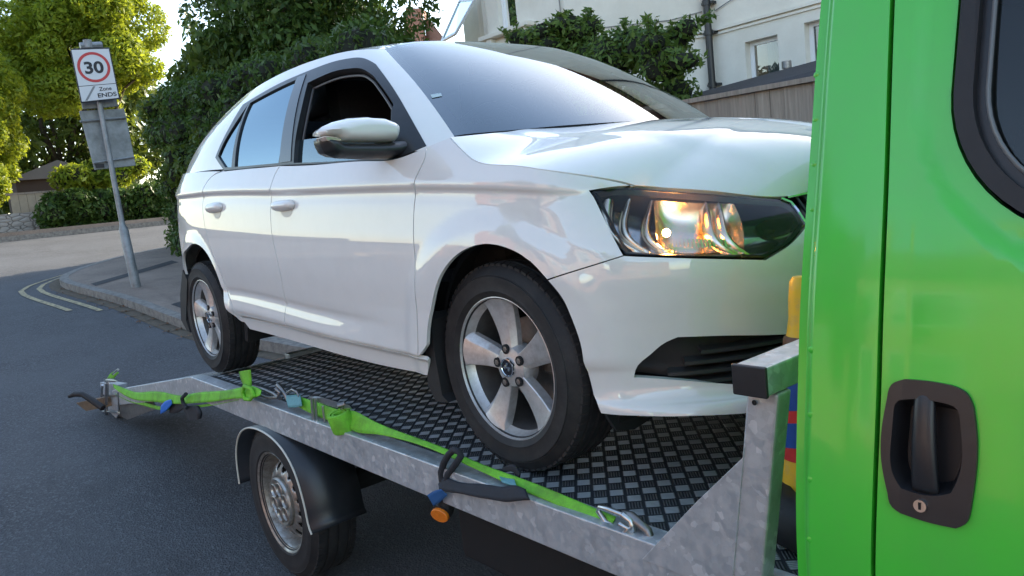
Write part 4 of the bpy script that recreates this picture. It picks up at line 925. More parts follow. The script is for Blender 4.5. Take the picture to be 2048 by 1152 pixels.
gq = [('uv', float(gt[0])+.02, 1.5), ('uv', float(gt[0]), float(gt[1]))]
qp = cab_panel('rear_corner_panel', [[('uv', 1.004, 1.5), ('uv', 1.004, -.45)], [('uv', 1.004, -.45), ('uv', float(gb[0])-.01, -.45)], [('uv', float(gb[0])-.01, -.45), ('uv', float(gb[0]), float(gb[1]))], gapl[::-1], [('uv', *map(float, gt)), ('uv', float(gt[0])+.07, 1.5)], [('uv', float(gt[0])+.07, 1.5), ('uv', 1.004, 1.5)]], gap=0.0035, thick=.03)
def wout(d, n=14):                                                  # window opening outline grown by d
    r = .20; xl_, zb_ = 1.220, .655; P = [(xl_+r-(r+d)*math.cos(a), zb_+r-(r+d)*math.sin(a)) for a in np.linspace(0, PI/2, n)]
    return [(xl_-d, 1.42+d)]+P+[(2.3+d, zb_-d), (2.15+d, 1.1), (1.98+d, 1.42+d)]
door_o = np.concatenate([chain(CS, [gapl], .02)[::-1], np.array([(float(gt[0])+.05, 1.48), (2.1, 1.48), (2.5, .9), (2.55, -.40), (float(gb[0])-.005, -.40)])[0:0]]) if 0 else None
dch = [[('uv', float(gt[0])+.07, 1.48), ('uv', *map(float, gt))], gapl, [(1746, 1160), ('uv', float(gb[0])-.01, -.42)], [('uv', float(gb[0])-.01, -.42), ('uv', 2.5, -.42)], [('uv', 2.5, -.42), ('uv', 2.5, .75)], [('uv', 2.5, .75), ('uv', 2.08, 1.48)], [('uv', 2.08, 1.48), ('uv', float(gt[0])+.07, 1.48)]]
ho_ = chain(CS, [[(1812, 758), (1860, 762), (1905, 770)], [(1905, 770), (1935, 785), (1950, 815)], [(1950, 815), (1957, 880), (1954, 950), (1944, 1020)], [(1944, 1020), (1935, 1045), (1915, 1055)], [(1915, 1055), (1860, 1043), (1805, 1025)], [(1805, 1025), (1785, 1010), (1778, 985)], [(1778, 985), (1766, 925), (1766, 860), (1777, 795)], [(1777, 795), (1786, 768), (1812, 758)]], .006)
hi_ = chain(CS, [[(1800, 800), (1830, 797), (1890, 805)], [(1890, 805), (1915, 815), (1924, 850)], [(1924, 850), (1928, 900), (1918, 960), (1905, 985)], [(1905, 985), (1880, 990), (1835, 985), (1805, 975)], [(1805, 975), (1790, 950), (1785, 880), (1790, 820)], [(1790, 820), (1794, 805), (1800, 800)]], .006)
doo = chain(CS, dch, .03); hole = np.array(wout(.0)); 
cd = panel('cab_door', CS, doo, GREEN, truck, holes=[hole, inset(hi_, .001)], res=.014, gap=.0035, thick=.03, flip=csn); cd2 = panel('cab_door', CS, doo, GREEN, truck, holes=[hole, inset(hi_, .001)], res=.014, gap=.0035, thick=.03, flip=csn, mirror=1)
for par, mi, sd in ((cd, 0, 1), (cd2, 1, -1)):
    fr = panel('window_rubber', CS, np.array(wout(-.002)), RUBBER, par, holes=[np.array(wout(-.026))], res=.01, gap=0, thick=.03, off=.006, flip=csn, mirror=mi)
    fr2 = panel('window_frame', CS, np.array(wout(-.026)), BLACKPL, par, holes=[np.array(wout(-.043))], res=.01, gap=0, thick=.01, off=-.008, flip=csn, mirror=mi)
    w_l = C_(*np.array(wout(-.042)).T)*[1, sd, 1]; MB().tube(w_l+[0, sd*.002, 0], .0035, 6, closed=True).build('glass_seal', simple('seal_grey', (.16, .17, .17), .3), par, smooth=60)
    panel('door_glass', CS, np.array(wout(-.036)), glass('cab_glass', (.35, .4, .4), 1.5, 0, .02), par, res=.03, gap=0, thick=0, off=-.012, flip=csn, mirror=mi)
# lower rear cab shell, front end, roof
cs_ = []
zz = np.linspace(-.45, 1.5, 14); rr = C_(np.full(14, 1.007), zz)
V = [(1.009, y, z) for _, y, z in rr]+[(1.009, -y, z) for _, y, z in rr]
MB().add(V, [(i, i+1, 14+i+1, 14+i) for i in range(13)]).build('cab_back_panel', GREEN, truck, fixn=False)
fx = [(2.51, -.42), (2.51, .75), (2.09, 1.48), (2.20, 1.5), (2.75, .85), (3.3, .45), (3.35, -.5), (2.75, -.5), (2.70, -.35), (2.35, -.25), (2.0, -.35), (1.95, -.45)]
yo_ = lambda z: 1.07-float(tum(z))
A = [(x, -yo_(z), z) for x, z in ((2.515, -.2), (2.515, .75), (2.75, .85), (3.3, .45), (3.35, -.5), (2.80, -.5), (2.72, -.32))]; MB().prism(A, [(x, -y, z) for x, y, z in A]).build('cab_nose', GREEN, truck, bevel=.05)
A = [(1.04, -.70, 1.49), (1.12, -.68, 1.56), (2.0, -.66, 1.56), (2.12, -.68, 1.49)]; MB().prism(A, [(x, -y, z) for x, y, z in A]).build('cab_roof', GREEN, truck, bevel=.03)
A = [(2.13, -.70, 1.48), (2.15, -.70, 1.48), (2.62, -.85, .86), (2.60, -.85, .86)]; MB().prism(A, [(x, -y, z) for x, y, z in A]).build('cab_windscreen', HOUSEGL, truck)
MB().box((1.3, -.92, -.4), (2.6, .92, .05)).build('cab_floor', DARK, truck)
MB().box((1.10, -.88, .0), (1.16, .88, 1.42)).build('cab_bulkhead', simple('bulkhead_grey', (.06, .06, .06), .8), truck)
for y in (-.45, .45): MB().box((1.25, y-.25, .05), (1.8, y+.25, .28)).box((1.2, y-.25, .2), (1.36, y+.25, .82)).box((1.22, y-.14, .84), (1.33, y+.14, 1.02)).build('cab_seat', SEATM, truck, bevel=.05)
MB().tube([(1.17, -.8, 1.03), (1.17, .8, 1.05)], .02).build('grab_rail', DULLST, truck)
mb = MB(); 
for z, px in ((.0, 0),): pass
fl = [(1622, 150), (1620, 240), (1617, 330), (1614, 420), (1612, 560), (1611, 700), (1610, 830), (1609, 960), (1608, 1080)]
for p in fl:
    q = CS.pt(p[0]+11, p[1]); MB().lathe([(.0, q[1]-.0008), (.003, q[1]-.0007), (.0055, q[1]+.0004)], (q[0], 0, q[2]), n=10).build('spot_weld', GREEN, qp, smooth=60)
# door handle of the cab: oval surround, pocket, bar, lock
HX, HZ = 1.2335, .392
def hpt(px, py): q = CS.uv(px, py); return q
for par, mi, sd in ((cd, 0, 1), (cd2, 1, -1)):
    hd = panel('handle_surround', CS, ho_, BLACKPL, par, holes=[hi_], res=.006, gap=0, thick=.008, off=.006, flip=csn, mirror=mi)
    hm = inset(hi_, .004); A = C_(*hi_.T)*[1, sd, 1]; B = C_(*inset(hi_, .012).T)*[1, sd, 1]; k = len(A)
    nA = CS.nrm(*hi_.T)*csn*[1, sd, 1]; A2 = A+nA*.006; B2 = B-nA*.030
    MB().add(list(A2)+list(B2), [(i, (i+1) % k, k+(i+1) % k, k+i) for i in range(k)]+[tuple(range(k, 2*k))]).build('handle_pocket', simple('pocket_black', (.012, .012, .014), .5), hd, smooth=50)
    c0, c1 = CS.uv(1850, 782), CS.uv(1850, 985); V = []; F = []; n = 16; m_ = 9
    for i in range(n+1):
        t = i/n; u0 = c0[0]+(c1[0]-c0[0])*t; v0_ = c0[1]+(c1[1]-c0[1])*t; wd = .0115+.005*t; b = .016*math.sin(PI*min(1, max(0, .12+t*.8)))**.6
        for j in range(m_):
            a = PI*j/(m_-1); nn = CS.nrm(np.array([u0]), np.array([v0_]))[0]*csn
            V.append((C_([u0-wd*math.cos(a)], [v0_])[0]+nn*(b*(.35+.65*math.sin(a)**.5)-.006))*[1, sd, 1])
    for i in range(n):
        for j in range(m_-1): F.append((i*m_+j, i*m_+j+1, (i+1)*m_+j+1, (i+1)*m_+j))
    a = MB().add(V, F).build('handle_bar', BLACKPL, hd, smooth=60, fixn=False); s_ = a.modifiers.new('t', 'SOLIDIFY'); s_.thickness = .004; s_.offset = 0
    lk = CS.pt(1846, 1009)*[1, sd, 1]; nl = CS.nrm(*[np.array([q]) for q in CS.uv(1846, 1009)])[0]*csn*[1, sd, 1]
    MB().tube([lk, lk+nl*.011], .0085, 24).build('lock_barrel', STEEL, hd, smooth=30); MB().box(lk+nl*.0112-np.array([.0018, .0006, .005]), lk+nl*.0112+np.array([.0018, .0006, .005])).build('key_slot', DARK, hd)
# tail lamp bracket arm
P = [at(q[0], q[1], x=-4.5+.004*(q[0]-140)) for q in ((138, 793), (150, 788), (166, 789), (185, 801), (206, 816))]
MB().tube(P, [.012, .020, .020, .022, .022], 8).build('lamp_bracket', RUBBER, truck, smooth=50)
pa = [at(*p, x=-4.5) for p in ((152, 806), (198, 795), (206, 806), (172, 822))]; MB().prism(pa, [p+[.05, .20, 0] for p in pa]).build('tail_board', simple('worn_board', (.22, .15, .10), .8, 0, .4, 30), truck)
pa = [at(*p, y=-.945) for p in ((200, 765), (236, 770), (236, 830), (228, 842), (212, 835))]; MB().prism(pa, [p+[0, .06, 0] for p in pa]).build('tail_end_plate', GALV, truck)
# ------------------------------------------------------------------ straps and things on the deck
def web(name, base, dk):
    M = Mat(name, base, .75); p = M.pos(); f = M.noise(14, 6, .7); c_ = M.mix(M.ramp(f, [(.42, 0), (.7, 1)]), base, dk)
    s = M.noise(1, 2, .5, M.mp(p, (260, 260, 900))); M.set('Base Color', M.mix(M.ramp(s, [(.4, 0), (.6, .35)]), c_, dk)); M.bump(M.noise(700, 2), .4, .001); return M.m
WEB = web('green_webbing', (.20, .62, .035), (.12, .30, .03)); BLACKWEB = simple('black_webbing', (.022, .024, .030), .8, 0, .4, 60, .3, 600, .001)
BLUEWEB = simple('blue_label', (.02, .10, .28), .7); TEAL = simple('teal_label', (.13, .33, .36), .7, 0, .25, 60)
def pp(l, y, z=None): return [at(*p, y=y) for p in l]
def mixy(l, y0, y1): n = len(l)-1; return [at(*p, y=y0+(y1-y0)*i/n) for i, p in enumerate(l)]
s1 = empty('ratchet_strap', (-.2, -.93, .03), 'bright green ratchet strap pulled taut along the near rail, hooked beside the headboard gusset', 'strap', 'green ratchet straps')
ribbon('webbing', pp([(690, 820), (705, 821), (740, 838), (790, 860), (840, 878), (900, 901), (960, 927), (1000, 942), (1040, 956), (1100, 979), (1165, 1006), (1232, 1034)], -.915),
       pp([(692, 852), (708, 862), (745, 868), (790, 876), (840, 890), (900, 914), (960, 942), (995, 958), (1040, 979), (1100, 1004), (1160, 1030), (1222, 1050)], -.935), WEB, s1)
ribbon('webbing_tail', pp([(590, 788), (608, 796), (630, 803), (655, 812), (690, 824)], -.915), pp([(592, 810), (608, 820), (630, 830), (655, 840), (690, 850)], -.93), WEB, s1)
lab = ribbon('label', pp([(992, 940), (1010, 946), (1026, 951)], -.905), pp([(1004, 964), (1018, 969), (1033, 972)], -.945), TEAL, s1, .004)
ribbon('label', pp([(571, 791), (585, 790), (600, 789)], -.925), pp([(577, 815), (590, 815), (604, 812)], -.945), TEAL, s1, .004)
# roll of spare webbing
rc_ = at(683, 843, y=-.945); ax = Vector((0.02, -.25, 1)).normalized(); mb = MB()
def lathe_ax(prof, c, ax, n=32):
    u_ = ax.orthogonal().normalized(); w_ = ax.cross(u_); V = []; q = len(prof)
    for k in range(n):
        a = 2*PI*k/n
        for r, h in prof: V.append(np.array(c)+np.array(u_)*r*math.cos(a)+np.array(w_)*r*math.sin(a)*.82+np.array(ax)*h)
    return V, [(k*q+i, ((k+1) % n)*q+i, ((k+1) % n)*q+(i+1) % q, k*q+(i+1) % q) for k in range(n) for i in range(q)]
mb.add(*lathe_ax([(.040, -.036), (.043, -.030), (.043, .030), (.040, .036), (.030, .036), (.030, -.036)], rc_, ax)); mb.add(*lathe_ax([(.026, -.034), (.026, .033), (.018, .033), (.018, -.034)], rc_, ax))
mb.build('webbing_roll', WEB, s1, smooth=50)
def ratchet(par, bars, side_hi, side_lo, y, th=.004):
    rt = MB(); 
    for a, b, r in bars: rt.tube([at(*a, y=y), at(*b, y=y)], r, 10)
    o = rt.build('ratchet', STEEL, par, smooth=50)
    for s_ in (side_hi, side_lo):
        P = [at(*p, y=y+.01) for p in s_]; Q = [p+[.0, -.02, 0] for p in P]
        MB().prism([p for p in P], [p+[0, 0, 0]+np.array([.002, -.003, .004]) for p in P]).build('side_plate', STEEL, o)
    return o
r1 = ratchet(s1, [((624, 796), (628, 847), .007), ((631, 797), (634, 848), .005), ((646, 812), (650, 845), .005)], [(618, 793), (640, 794), (668, 803), (700, 812), (704, 818), (690, 818), (668, 815), (640, 806)], [(625, 846), (640, 847), (662, 850), (662, 855), (640, 853), (627, 850)], -.945)
MB().tube([at(676, 812, y=-.95), at(690, 808, y=-.93)], .010, 10).tube([at(683, 806, y=-.94), at(684, 818, y=-.94)], .006, 8).build('ratchet_cog', DULLST, r1, smooth=40)
# hook and shackle at the front end
MB().tube(pp([(1228, 1052), (1212, 1044), (1196, 1022), (1200, 1014), (1215, 1018), (1248, 1031)], -.93), .0065, 10).build('hook', STEEL, s1, smooth=60)
MB().tube(pp([(1246, 1030), (1262, 1042), (1266, 1058), (1250, 1066), (1232, 1070)], -.935), .008, 10).tube(pp([(1240, 1048), (1256, 1056), (1244, 1072)], -.945), .006, 10).build('hook', STEEL, s1, smooth=60)
MB().tube(pp([(1248, 1030), (1262, 1034), (1280, 1048), (1296, 1062), (1302, 1078)], -.925), [.012, .013, .011, .010, .009], 10).build('deck_eye', DULLST, truck, smooth=60)
# shackles at the other end
mb = MB().tube(pp([(500, 772), (525, 778), (548, 788), (560, 797)], -.93), .008, 8).tube(pp([(520, 790), (538, 796), (556, 795), (560, 785), (552, 778)], -.94), .007, 8).tube(pp([(555, 770), (562, 777), (572, 790), (576, 800)], -.925), .009, 8).tube(pp([(574, 786), (584, 779), (594, 784), (598, 792)], -.93), .005, 8)
mb.build('shackle', DULLST, s1, smooth=60)
s2 = empty('ratchet_strap', (-3, -.95, -.1), 'slack green ratchet strap looped round the sloping tail of the rail with a knotted end', 'strap', 'green ratchet straps')
ribbon('webbing', pp([(226, 768), (245, 775), (270, 784), (300, 783), (330, 785), (360, 791), (390, 786), (420, 783), (450, 781), (480, 775), (505, 772), (523, 780)], -.96),
       pp([(228, 776), (248, 790), (272, 800), (300, 803), (330, 806), (360, 808), (390, 806), (420, 804), (450, 800), (480, 797), (505, 797), (521, 790)], -.975), WEB, s2)
ribbon('webbing', pp([(230, 784), (260, 797), (290, 805), (320, 813), (345, 815), (380, 812), (430, 806), (478, 796)], -.95), pp([(230, 788), (258, 803), (290, 812), (320, 820), (345, 820), (380, 817), (430, 810), (478, 800)], -.955), WEB, s2)
ribbon('webbing_end', pp([(478, 743), (482, 758), (489, 775)], -.95), pp([(501, 739), (503, 760), (503, 777)], -.95), WEB, s2)
MB().tube(pp([(489, 772), (485, 785), (490, 798), (500, 799), (508, 790), (503, 778)], -.98), .009, 8, closed=True).build('knot', WEB, s2, smooth=60)
ribbon('webbing_end', pp([(213, 760), (220, 748), (232, 742)], -.95), pp([(225, 762), (232, 752), (238, 746)], -.94), WEB, s2)
r2 = ratchet(s2, [((205, 770), (201, 822), .009), ((214, 766), (212, 838), .013), ((236, 785), (238, 820), .006), ((201, 822), (238, 825), .006), ((212, 760), (233, 762), .006), ((226, 748), (236, 739), .007)], [(208, 758), (228, 758), (232, 764), (210, 766)], [(206, 790), (232, 790), (232, 794), (206, 794)], -.975)
# black keeper strap with blue label
bs = empty('keeper_strap', (-.2, -.96, 0), 'black cloth strap draped over the rail above the amber marker lamp', 'strap')
MB().tube(pp([(884, 962), (882, 945), (888, 925), (898, 908), (908, 900), (918, 903), (922, 912), (910, 930), (896, 948), (892, 965)], -.955), [.010]*10, 8).build('loop', BLACKWEB, bs, smooth=60)
ribbon('band', pp([(880, 968), (888, 956), (910, 962), (950, 968), (990, 972), (1010, 974), (1034, 972), (1052, 982)], -.955), pp([(878, 976), (884, 980), (910, 985), (950, 993), (990, 1000), (1010, 1003), (1034, 1001), (1058, 998)], -.975), BLACKWEB, bs, .010)
ribbon('band', pp([(1004, 937), (1018, 930), (1030, 932), (1040, 948)], -.90), pp([(1000, 945), (1014, 944), (1028, 944), (1038, 958)], -.90), BLACKWEB, bs, .006)
ribbon('label', pp([(855, 990), (868, 982), (882, 979)], -.98), pp([(868, 1012), (880, 1004), (895, 990)], -.97), BLUEWEB, bs, .003)
b2 = empty('keeper_strap', (-3, -.97, -.2), 'black rubber strap with a blue tag wrapped round the slack tail strap', 'strap')
MB().tube(pp([(372, 788), (364, 796), (366, 806), (374, 816)], -.99), .010, 8).build('loop', BLACKWEB, b2, smooth=60)
ribbon('band', pp([(366, 812), (372, 826), (378, 842)], -.97), pp([(395, 812), (402, 826), (400, 838)], -.97), BLACKWEB, b2, .012)
ribbon('band', pp([(338, 805), (352, 800), (368, 810)], -.96), pp([(340, 826), (354, 826), (370, 814)], -.96), BLACKWEB, b2, .006)
ribbon('label', pp([(322, 812), (330, 803), (342, 799)], -.98), pp([(321, 828), (332, 822), (344, 808)], -.98), simple('bright_blue_label', (.02, .16, .62), .6), b2, .003)
# tyre lying on the deck and the banded container standing beyond the crossbar
tc = at(1590, 1030, z=.05)+np.array([.64, .76, 0])*.10
ft = MB().lathe([(.085, -.035), (.10, -.05), (.14, -.052), (.165, -.035), (.170, 0), (.165, .035), (.14, .052), (.10, .05), (.085, .035)], (tc[0], tc[1], .052), 'z', 48, closed=True).build('small_tyre', TYRE, None, smooth=50)
tag(ft, 'small black tyre lying flat on the chequer plate behind the headboard post', 'tyre')
for k in range(44):
    pass
yc = at(1628, 1000, z=.05)[:2]
YEL = Mat('yellow_bands', (.72, .42, .02), .4); YEL.set('Base Color', YEL.mix(YEL.ramp(YEL.noise(40, 6, .7), [(.5, 0), (.72, .7)]), (.76, .45, .02), (.55, .36, .12))); YEL = YEL.m
yb = empty('yellow_container', (yc[0], yc[1], .0), 'tall yellow bottle-shaped container with blue and red bands behind the headboard', 'container')
MB().lathe([(0, .05), (.076, .05), (.084, .055), (.084, .075), (.074, .085), (.070, .10), (.065, .155)], (yc[0], yc[1], 0), 'z', 32).build('base', YEL, yb, smooth=40)
REDB = simple('red_band', (.55, .03, .03), .4, 0, .2, 60); BLUB = simple('blue_band', (.01, .07, .30), .4, 0, .2, 40)
zz = [.155, .18, .235, .262, .335, .352]
for i, mt in enumerate((REDB, BLUB, REDB, BLUB, REDB)):
    V = []; F = []; n = 32
    for z in (zz[i], zz[i+1]):
        for k in range(n): a = 2*PI*k/n; V.append((yc[0]+.0645*math.cos(a), yc[1]+.0645*math.sin(a), z+(.012*math.sin(a+2.2) if (0 < i < 5 and z in zz[2:4]) or z == zz[1] else 0)))
    F = [(k, (k+1) % n, n+(k+1) % n, n+k) for k in range(n)]; MB().add(V, F).build('band', mt, yb, smooth=50)
MB().lathe([(.0645, .352), (.058, .385), (.040, .40), (.034, .43), (.029, .46), (.027, .50), (.025, .515), (.023, .535), (.016, .545), (0, .545)], (yc[0], yc[1], 0), 'z', 32).build('neck', YEL, yb, smooth=50)
MB().lathe([(.042, .392), (.045, .397), (.042, .415), (.036, .42)], (yc[0], yc[1], 0), 'z', 32).build('collar', simple('brown_collar', (.12, .05, .02), .5), yb, smooth=50)
# ------------------------------------------------------------------ street
def S(o): o['kind'] = 'structure'; return o
kerb = [(14, 1.25), (4, 1.22), (0, 1.2), (-2.5, 1.1), (-4.2, .82), (-5.3, .58), (-6.8, .39), (-9.5, .31), (-11.6, .12), (-12.5, .16), (-13.1, .38), (-13.7, .75), (-14.4, 1.3), (-15.0, 2.0), (-15.5, 3.0), (-15.8, 5), (-16, 10), (-16.2, 45)]
ks = Spl(kerb); kp = ks(np.linspace(0, ks.t[-1], 170)); kt = np.gradient(kp, axis=0); kt /= np.linalg.norm(kt, axis=1)[:, None]; kn = np.stack([kt[:, 1], -kt[:, 0]], 1)   # to the pavement side
if kn[10][1] < 0: kn = -kn
def band(name, d0, d1, h, mat, i0=0, i1=None, drop=False, hv=None):
    k_ = (1-.5*sst(-12, -13.6, kp[i0:i1, 0])[:, None]) if name == 'yellow_line' else 1; A = kp[i0:i1]+kn[i0:i1]*d0*k_; B = kp[i0:i1]+kn[i0:i1]*d1*k_; n = len(A)
    V = [(x, y, float(gz(x))+h) for x, y in A]+[(x, y, float(gz(x))+h) for x, y in B]; F = [(i, i+1, n+i+1, n+i) for i in range(n-1)]
    if drop: V += [(x, y, float(gz(x))-.05) for x, y in A]; F += [(i, 2*n+i, 2*n+i+1, i+1) for i in range(n-1)]
    return S(MB().add(V, F).build(name, mat))
KERB = Mat('kerb_stone', (.20, .19, .175), .8); _k = KERB.noise(14, 6, .7); KERB.set('Base Color', KERB.mix(KERB.ramp(_k, [(.4, 0), (.7, 1)]), (.25, .235, .21), (.10, .095, .085))); KERB.bump(KERB.noise(90, 4), .4, .004)
band('kerb', 0, .13, .105, KERB.m, drop=True)
# pavement: from the kerb back to the garden boundary
o_ = kp+kn*.13; P = [(x, y) for x, y in o_]+[(60, 45), (60, 9), (14, 4.3)]
P = [(x, y) for x, y in o_[:-1]]+[(-13, 44), (14, 44)]
Vp = [Vector(p) for p in P]; r = geometry.delaunay_2d_cdt(Vp+[Vector((x, y)) for x in np.arange(-24, 14, 2.) for y in np.arange(2.5, 44, 3.)], [(i, (i+1) % len(P)) for i in range(len(P))], [], 0, 1e-6)
uvp = np.array([tuple(v) for v in r[0]]); T = [t for t in r[2] if pip(uvp[list(t)].mean(0)[None], np.array(P))[0]]
S(MB().add([(x, y, float(gz(x))+.102) for x, y in uvp], T).build('pavement', PAVE))
# darker trench repairs across the pavement, gutter and double yellow lines
TAR = asphalt('tarmac_patch', (.035, .036, .038), .5, 1.3)
for q in ([(-8.2, .6), (-7.6, .6), (-9.0, 2.9), (-9.6, 2.9)], [(-11.2, .35), (-10.9, .35), (-12.4, 2.0), (-12.8, 2.0)]):
    S(raw('tarmac_repair', [(x, y, float(gz(x))+.106) for x, y in q], [(0, 1, 2, 3)], TAR))
YL = Mat('yellow_line', (.55, .43, .20), .8); YLf = YL.noise(18, 6, .75); YL.set('Base Color', YL.mix(YL.ramp(YLf, [(.44, 0), (.62, 1)]), (.46, .39, .22), (.12, .11, .09))); YL = YL.m
band('gutter_dirt', -.16, 0, .004, simple('gutter_grit', (.10, .08, .055), .95, 0, .6, 25, .5, 80, .01), 20, 150)
i0 = int(np.argmin(np.abs(kp[:, 0]+9.4)+np.abs(kp[:, 1]-.3)))
band('yellow_line', -.34, -.265, .008, YL, i0, 168); band('yellow_line', -.59, -.515, .008, YL, i0+1, 168)
# far side of the crossing street
S(MB().box((-60, -60, 0), (-23.5, 60, float(gz(-25))+.13)).build('far_pavement', PAVE)); S(MB().box((-23.5, -60, 0), (-23.37, 60, float(gz(-23.4))+.14)).build('far_kerb', KERB.m))
# opposite side of the street, behind the photographer (seen mirrored in the paint)
_wy = -7.6
V = []; xs = np.arange(-13, 41, 1.); 
for y, h in ((_wy+.13, -.05), (_wy+.13, .11), (_wy, .11), (-40, .11)): V += [(x, y, float(gz(x))+h) for x in xs]
n = len(xs); S(MB().add(V, [(r_*n+i, r_*n+i+1, (r_+1)*n+i+1, (r_+1)*n+i) for r_ in range(3) for i in range(n-1)]).build('opposite_pavement', PAVE))
def brickm(name, a, b, mo, sc=1):
    M = Mat(name, a, .85); p = M.pos(); s = M.n('ShaderNodeSeparateXYZ', {0: p}); c = M.n('ShaderNodeCombineXYZ', {0: M.math('ADD', s.outputs[0], s.outputs[1]), 1: s.outputs[2]})
    t = M.n('ShaderNodeTexBrick', {'Color1': (*a, 1), 'Color2': (*b, 1), 'Mortar': (*mo, 1), 'Scale': 1*sc, 'Brick Width': .225, 'Row Height': .075, 'Mortar Size': .008}); M.t.links.new(c.outputs[0], t.inputs[0])
    M.set('Base Color', M.mix(M.ramp(M.noise(3, 4), [(.3, 0), (.7, .5)]), t.outputs[0], tuple(x*.6 for x in a))); return M.m
BRICK = brickm('red_brick', (.34, .12, .07), (.26, .09, .055), (.3, .27, .23))
LBRICK = brickm('buff_brick', (.44, .24, .15), (.36, .19, .12), (.4, .36, .3))
ROOFT = simple('roof_tile', (.16, .07, .05), .85, 0, .35, 8)
SLATE = simple('roof_felt', (.035, .033, .036), .85, 0, .5, 7, .5, 60, .01)
bw = empty('brick_garden_wall', (-3, -9.4, -.6), 'low brick garden wall with piers across the street', 'wall')
def bx(mb, x0, x1, y0, y1, h0, h1, st=1.5):
    for x in np.arange(x0, x1, st): mb.box((x, y0, float(gz(x+st/2))+h0), (min(x+st, x1), y1, float(gz(x+st/2))+h1))
mb = MB(); bx(mb, -12, -3.4, -9.6, -9.38, -.2, 1.15); mb.build('wall_run', LBRICK, bw)
mb = MB(); bx(mb, -1.2, 9, -9.6, -9.38, -.2, 1.0); mb.build('wall_run', BRICK, bw)
for x in (-12, -9.2, -6.4, -3.4, -1.2, 1.8, 4.8, 8): MB().box((x-.22, -9.7, -1), (x+.22, -9.26, float(gz(x))+1.5)).box((x-.27, -9.75, float(gz(x))+1.5), (x+.27, -9.21, float(gz(x))+1.58)).build('pier', BRICK, bw)
WFR = simple('window_white', (.78, .79, .80), .3); CURT = simple('curtain', (.42, .43, .42), .9, 0, .2, 30)
def bighouse(x0, x1, y0, y1, h, rh, mat, lab):
    b = empty('brick_house', ((x0+x1)/2, (y0+y1)/2, float(gz(x0))), lab, 'house', 'houses across the street'); z = float(gz((x0+x1)/2))
    MB().box((x0, y0, z-1), (x1, y1, z+h)).build('wall', mat, b)
    ym = (y0+y1)/2; A = [(x0-.3, y0-.3, z+h), (x0-.3, y1+.3, z+h), (x0-.3, ym, z+h+rh)]; MB().prism(A, [(x1+.3, y, q) for _, y, q in A]).build('roof', ROOFT, b)
    for fz in (.9, 3.7):
        for x in np.arange(x0+1.2, x1-1.4, 2.4): wd = MB().box((x-.06, y1+.0, z+fz-.06), (x+1.26, y1+.05, z+fz+1.46)).build('window', WFR, b); MB().box((x, y1+.03, z+fz), (x+1.2, y1+.06, z+fz+1.4)).build('pane', HOUSEGL, wd)
    MB().box((x0+1, ym-.3, z+h+rh-.8), (x0+1.8, ym+.3, z+h+rh+1)).build('chimney', mat, b)
bighouse(-16, -8, -24, -15, 5.6, 2.6, BRICK, 'red brick house set back across the street beside the tree'); bighouse(-6.2, 3, -24, -15.5, 5.8, 2.4, LBRICK, 'buff brick house facing the truck across the street'); bighouse(6, 15, -24, -15, 5.6, 2.6, BRICK, 'red brick house across the street beyond the cab')
# ------------------------------------------------------------------ foliage
def leaves(cs, n, size, out=.6, flat=.0, droop=.3):
    """cs: list of (centre, radius-vector); n leaves in all, spread over the lumps by area"""
    C = np.array([c for c, r in cs], float); R = np.array([r for c, r in cs], float); wgt = (R[:, 0]*R[:, 2]); wgt = wgt/wgt.sum()
    k = rng.choice(len(cs), n, p=wgt); d = rng.normal(size=(n, 3)); d /= np.linalg.norm(d, axis=1)[:, None]
    f = rng.uniform(.55, 1.0, n)**.6+rng.normal(0, .05, n); P = C[k]+R[k]*d*f[:, None]
    nr = d*out+rng.normal(size=(n, 3))*.55+[0, 0, .35]; nr /= np.linalg.norm(nr, axis=1)[:, None]
    a = np.cross(nr, rng.normal(size=(n, 3))); a /= np.linalg.norm(a, axis=1)[:, None]; a[:, 2] -= droop; a /= np.linalg.norm(a, axis=1)[:, None]
    b = np.cross(nr, a); b /= np.linalg.norm(b, axis=1)[:, None]; s = size*(.45+1.15*rng.random(n)**1.6)[:, None]
    return np.stack([P-a*s, P+b*s*.42-a*s*.1, P+a*s, P-b*s*.42-a*s*.1], 1)
def lumps(c, r, n, lo=.22, hi=.42, seed=1, skin=.75):
    g = np.random.default_rng(seed); out = []
    for _ in range(n):
        d = g.normal(size=3); d /= np.linalg.norm(d); f = g.uniform(.25, 1)**.5*skin
        q = g.uniform(lo, hi); rr = np.array(r)*q; rr = np.array([(rr[0]+rr[1])/2]*2+[rr.mean()*.85])
        out.append((np.array(c)+np.array(r)*d*f, rr))
    return out
def tree(name, base, c, r, nl, n, size, mat, lab, cat='tree', grp=None, seed=1, lo=.22, hi=.42, th=.18, skin=.75, droop=.3, extra=()):
    t = empty(name, base, lab, cat, grp); L = lumps(c, r, nl, lo, hi, seed, skin)+list(extra)
    mb = MB(); b = np.array(base, float); c = np.array(c, float); top = c+[0, 0, r[2]*.4]
    mb.tube([b, b*.6+c*.4+[.1, 0, 0], c, top], [th, th*.8, th*.5, th*.2], 8)
    for q, rr in L[:min(14, nl)]:
        st = b*.5+c*.5; mid = (st+q)/2+[0, 0, .15*r[2]]; mb.tube([st, mid, q], [th*.4, th*.25, th*.08], 5)
    mb.build('trunk', BARK, t, smooth=60)
    quads('crown', leaves(L, n, size, droop=droop), mat, t); return t
tree('ivy_clad_tree', (-12.5, 5.2, -.3), (-13.1, 5.2, 4.4), (3.7, 2.0, 4.0), 66, 76000, .070, LEAF_DARK, 'tall dark ivy-clad tree filling the sky behind the car roof', seed=3, th=.35, lo=.2, hi=.36, droop=.8)
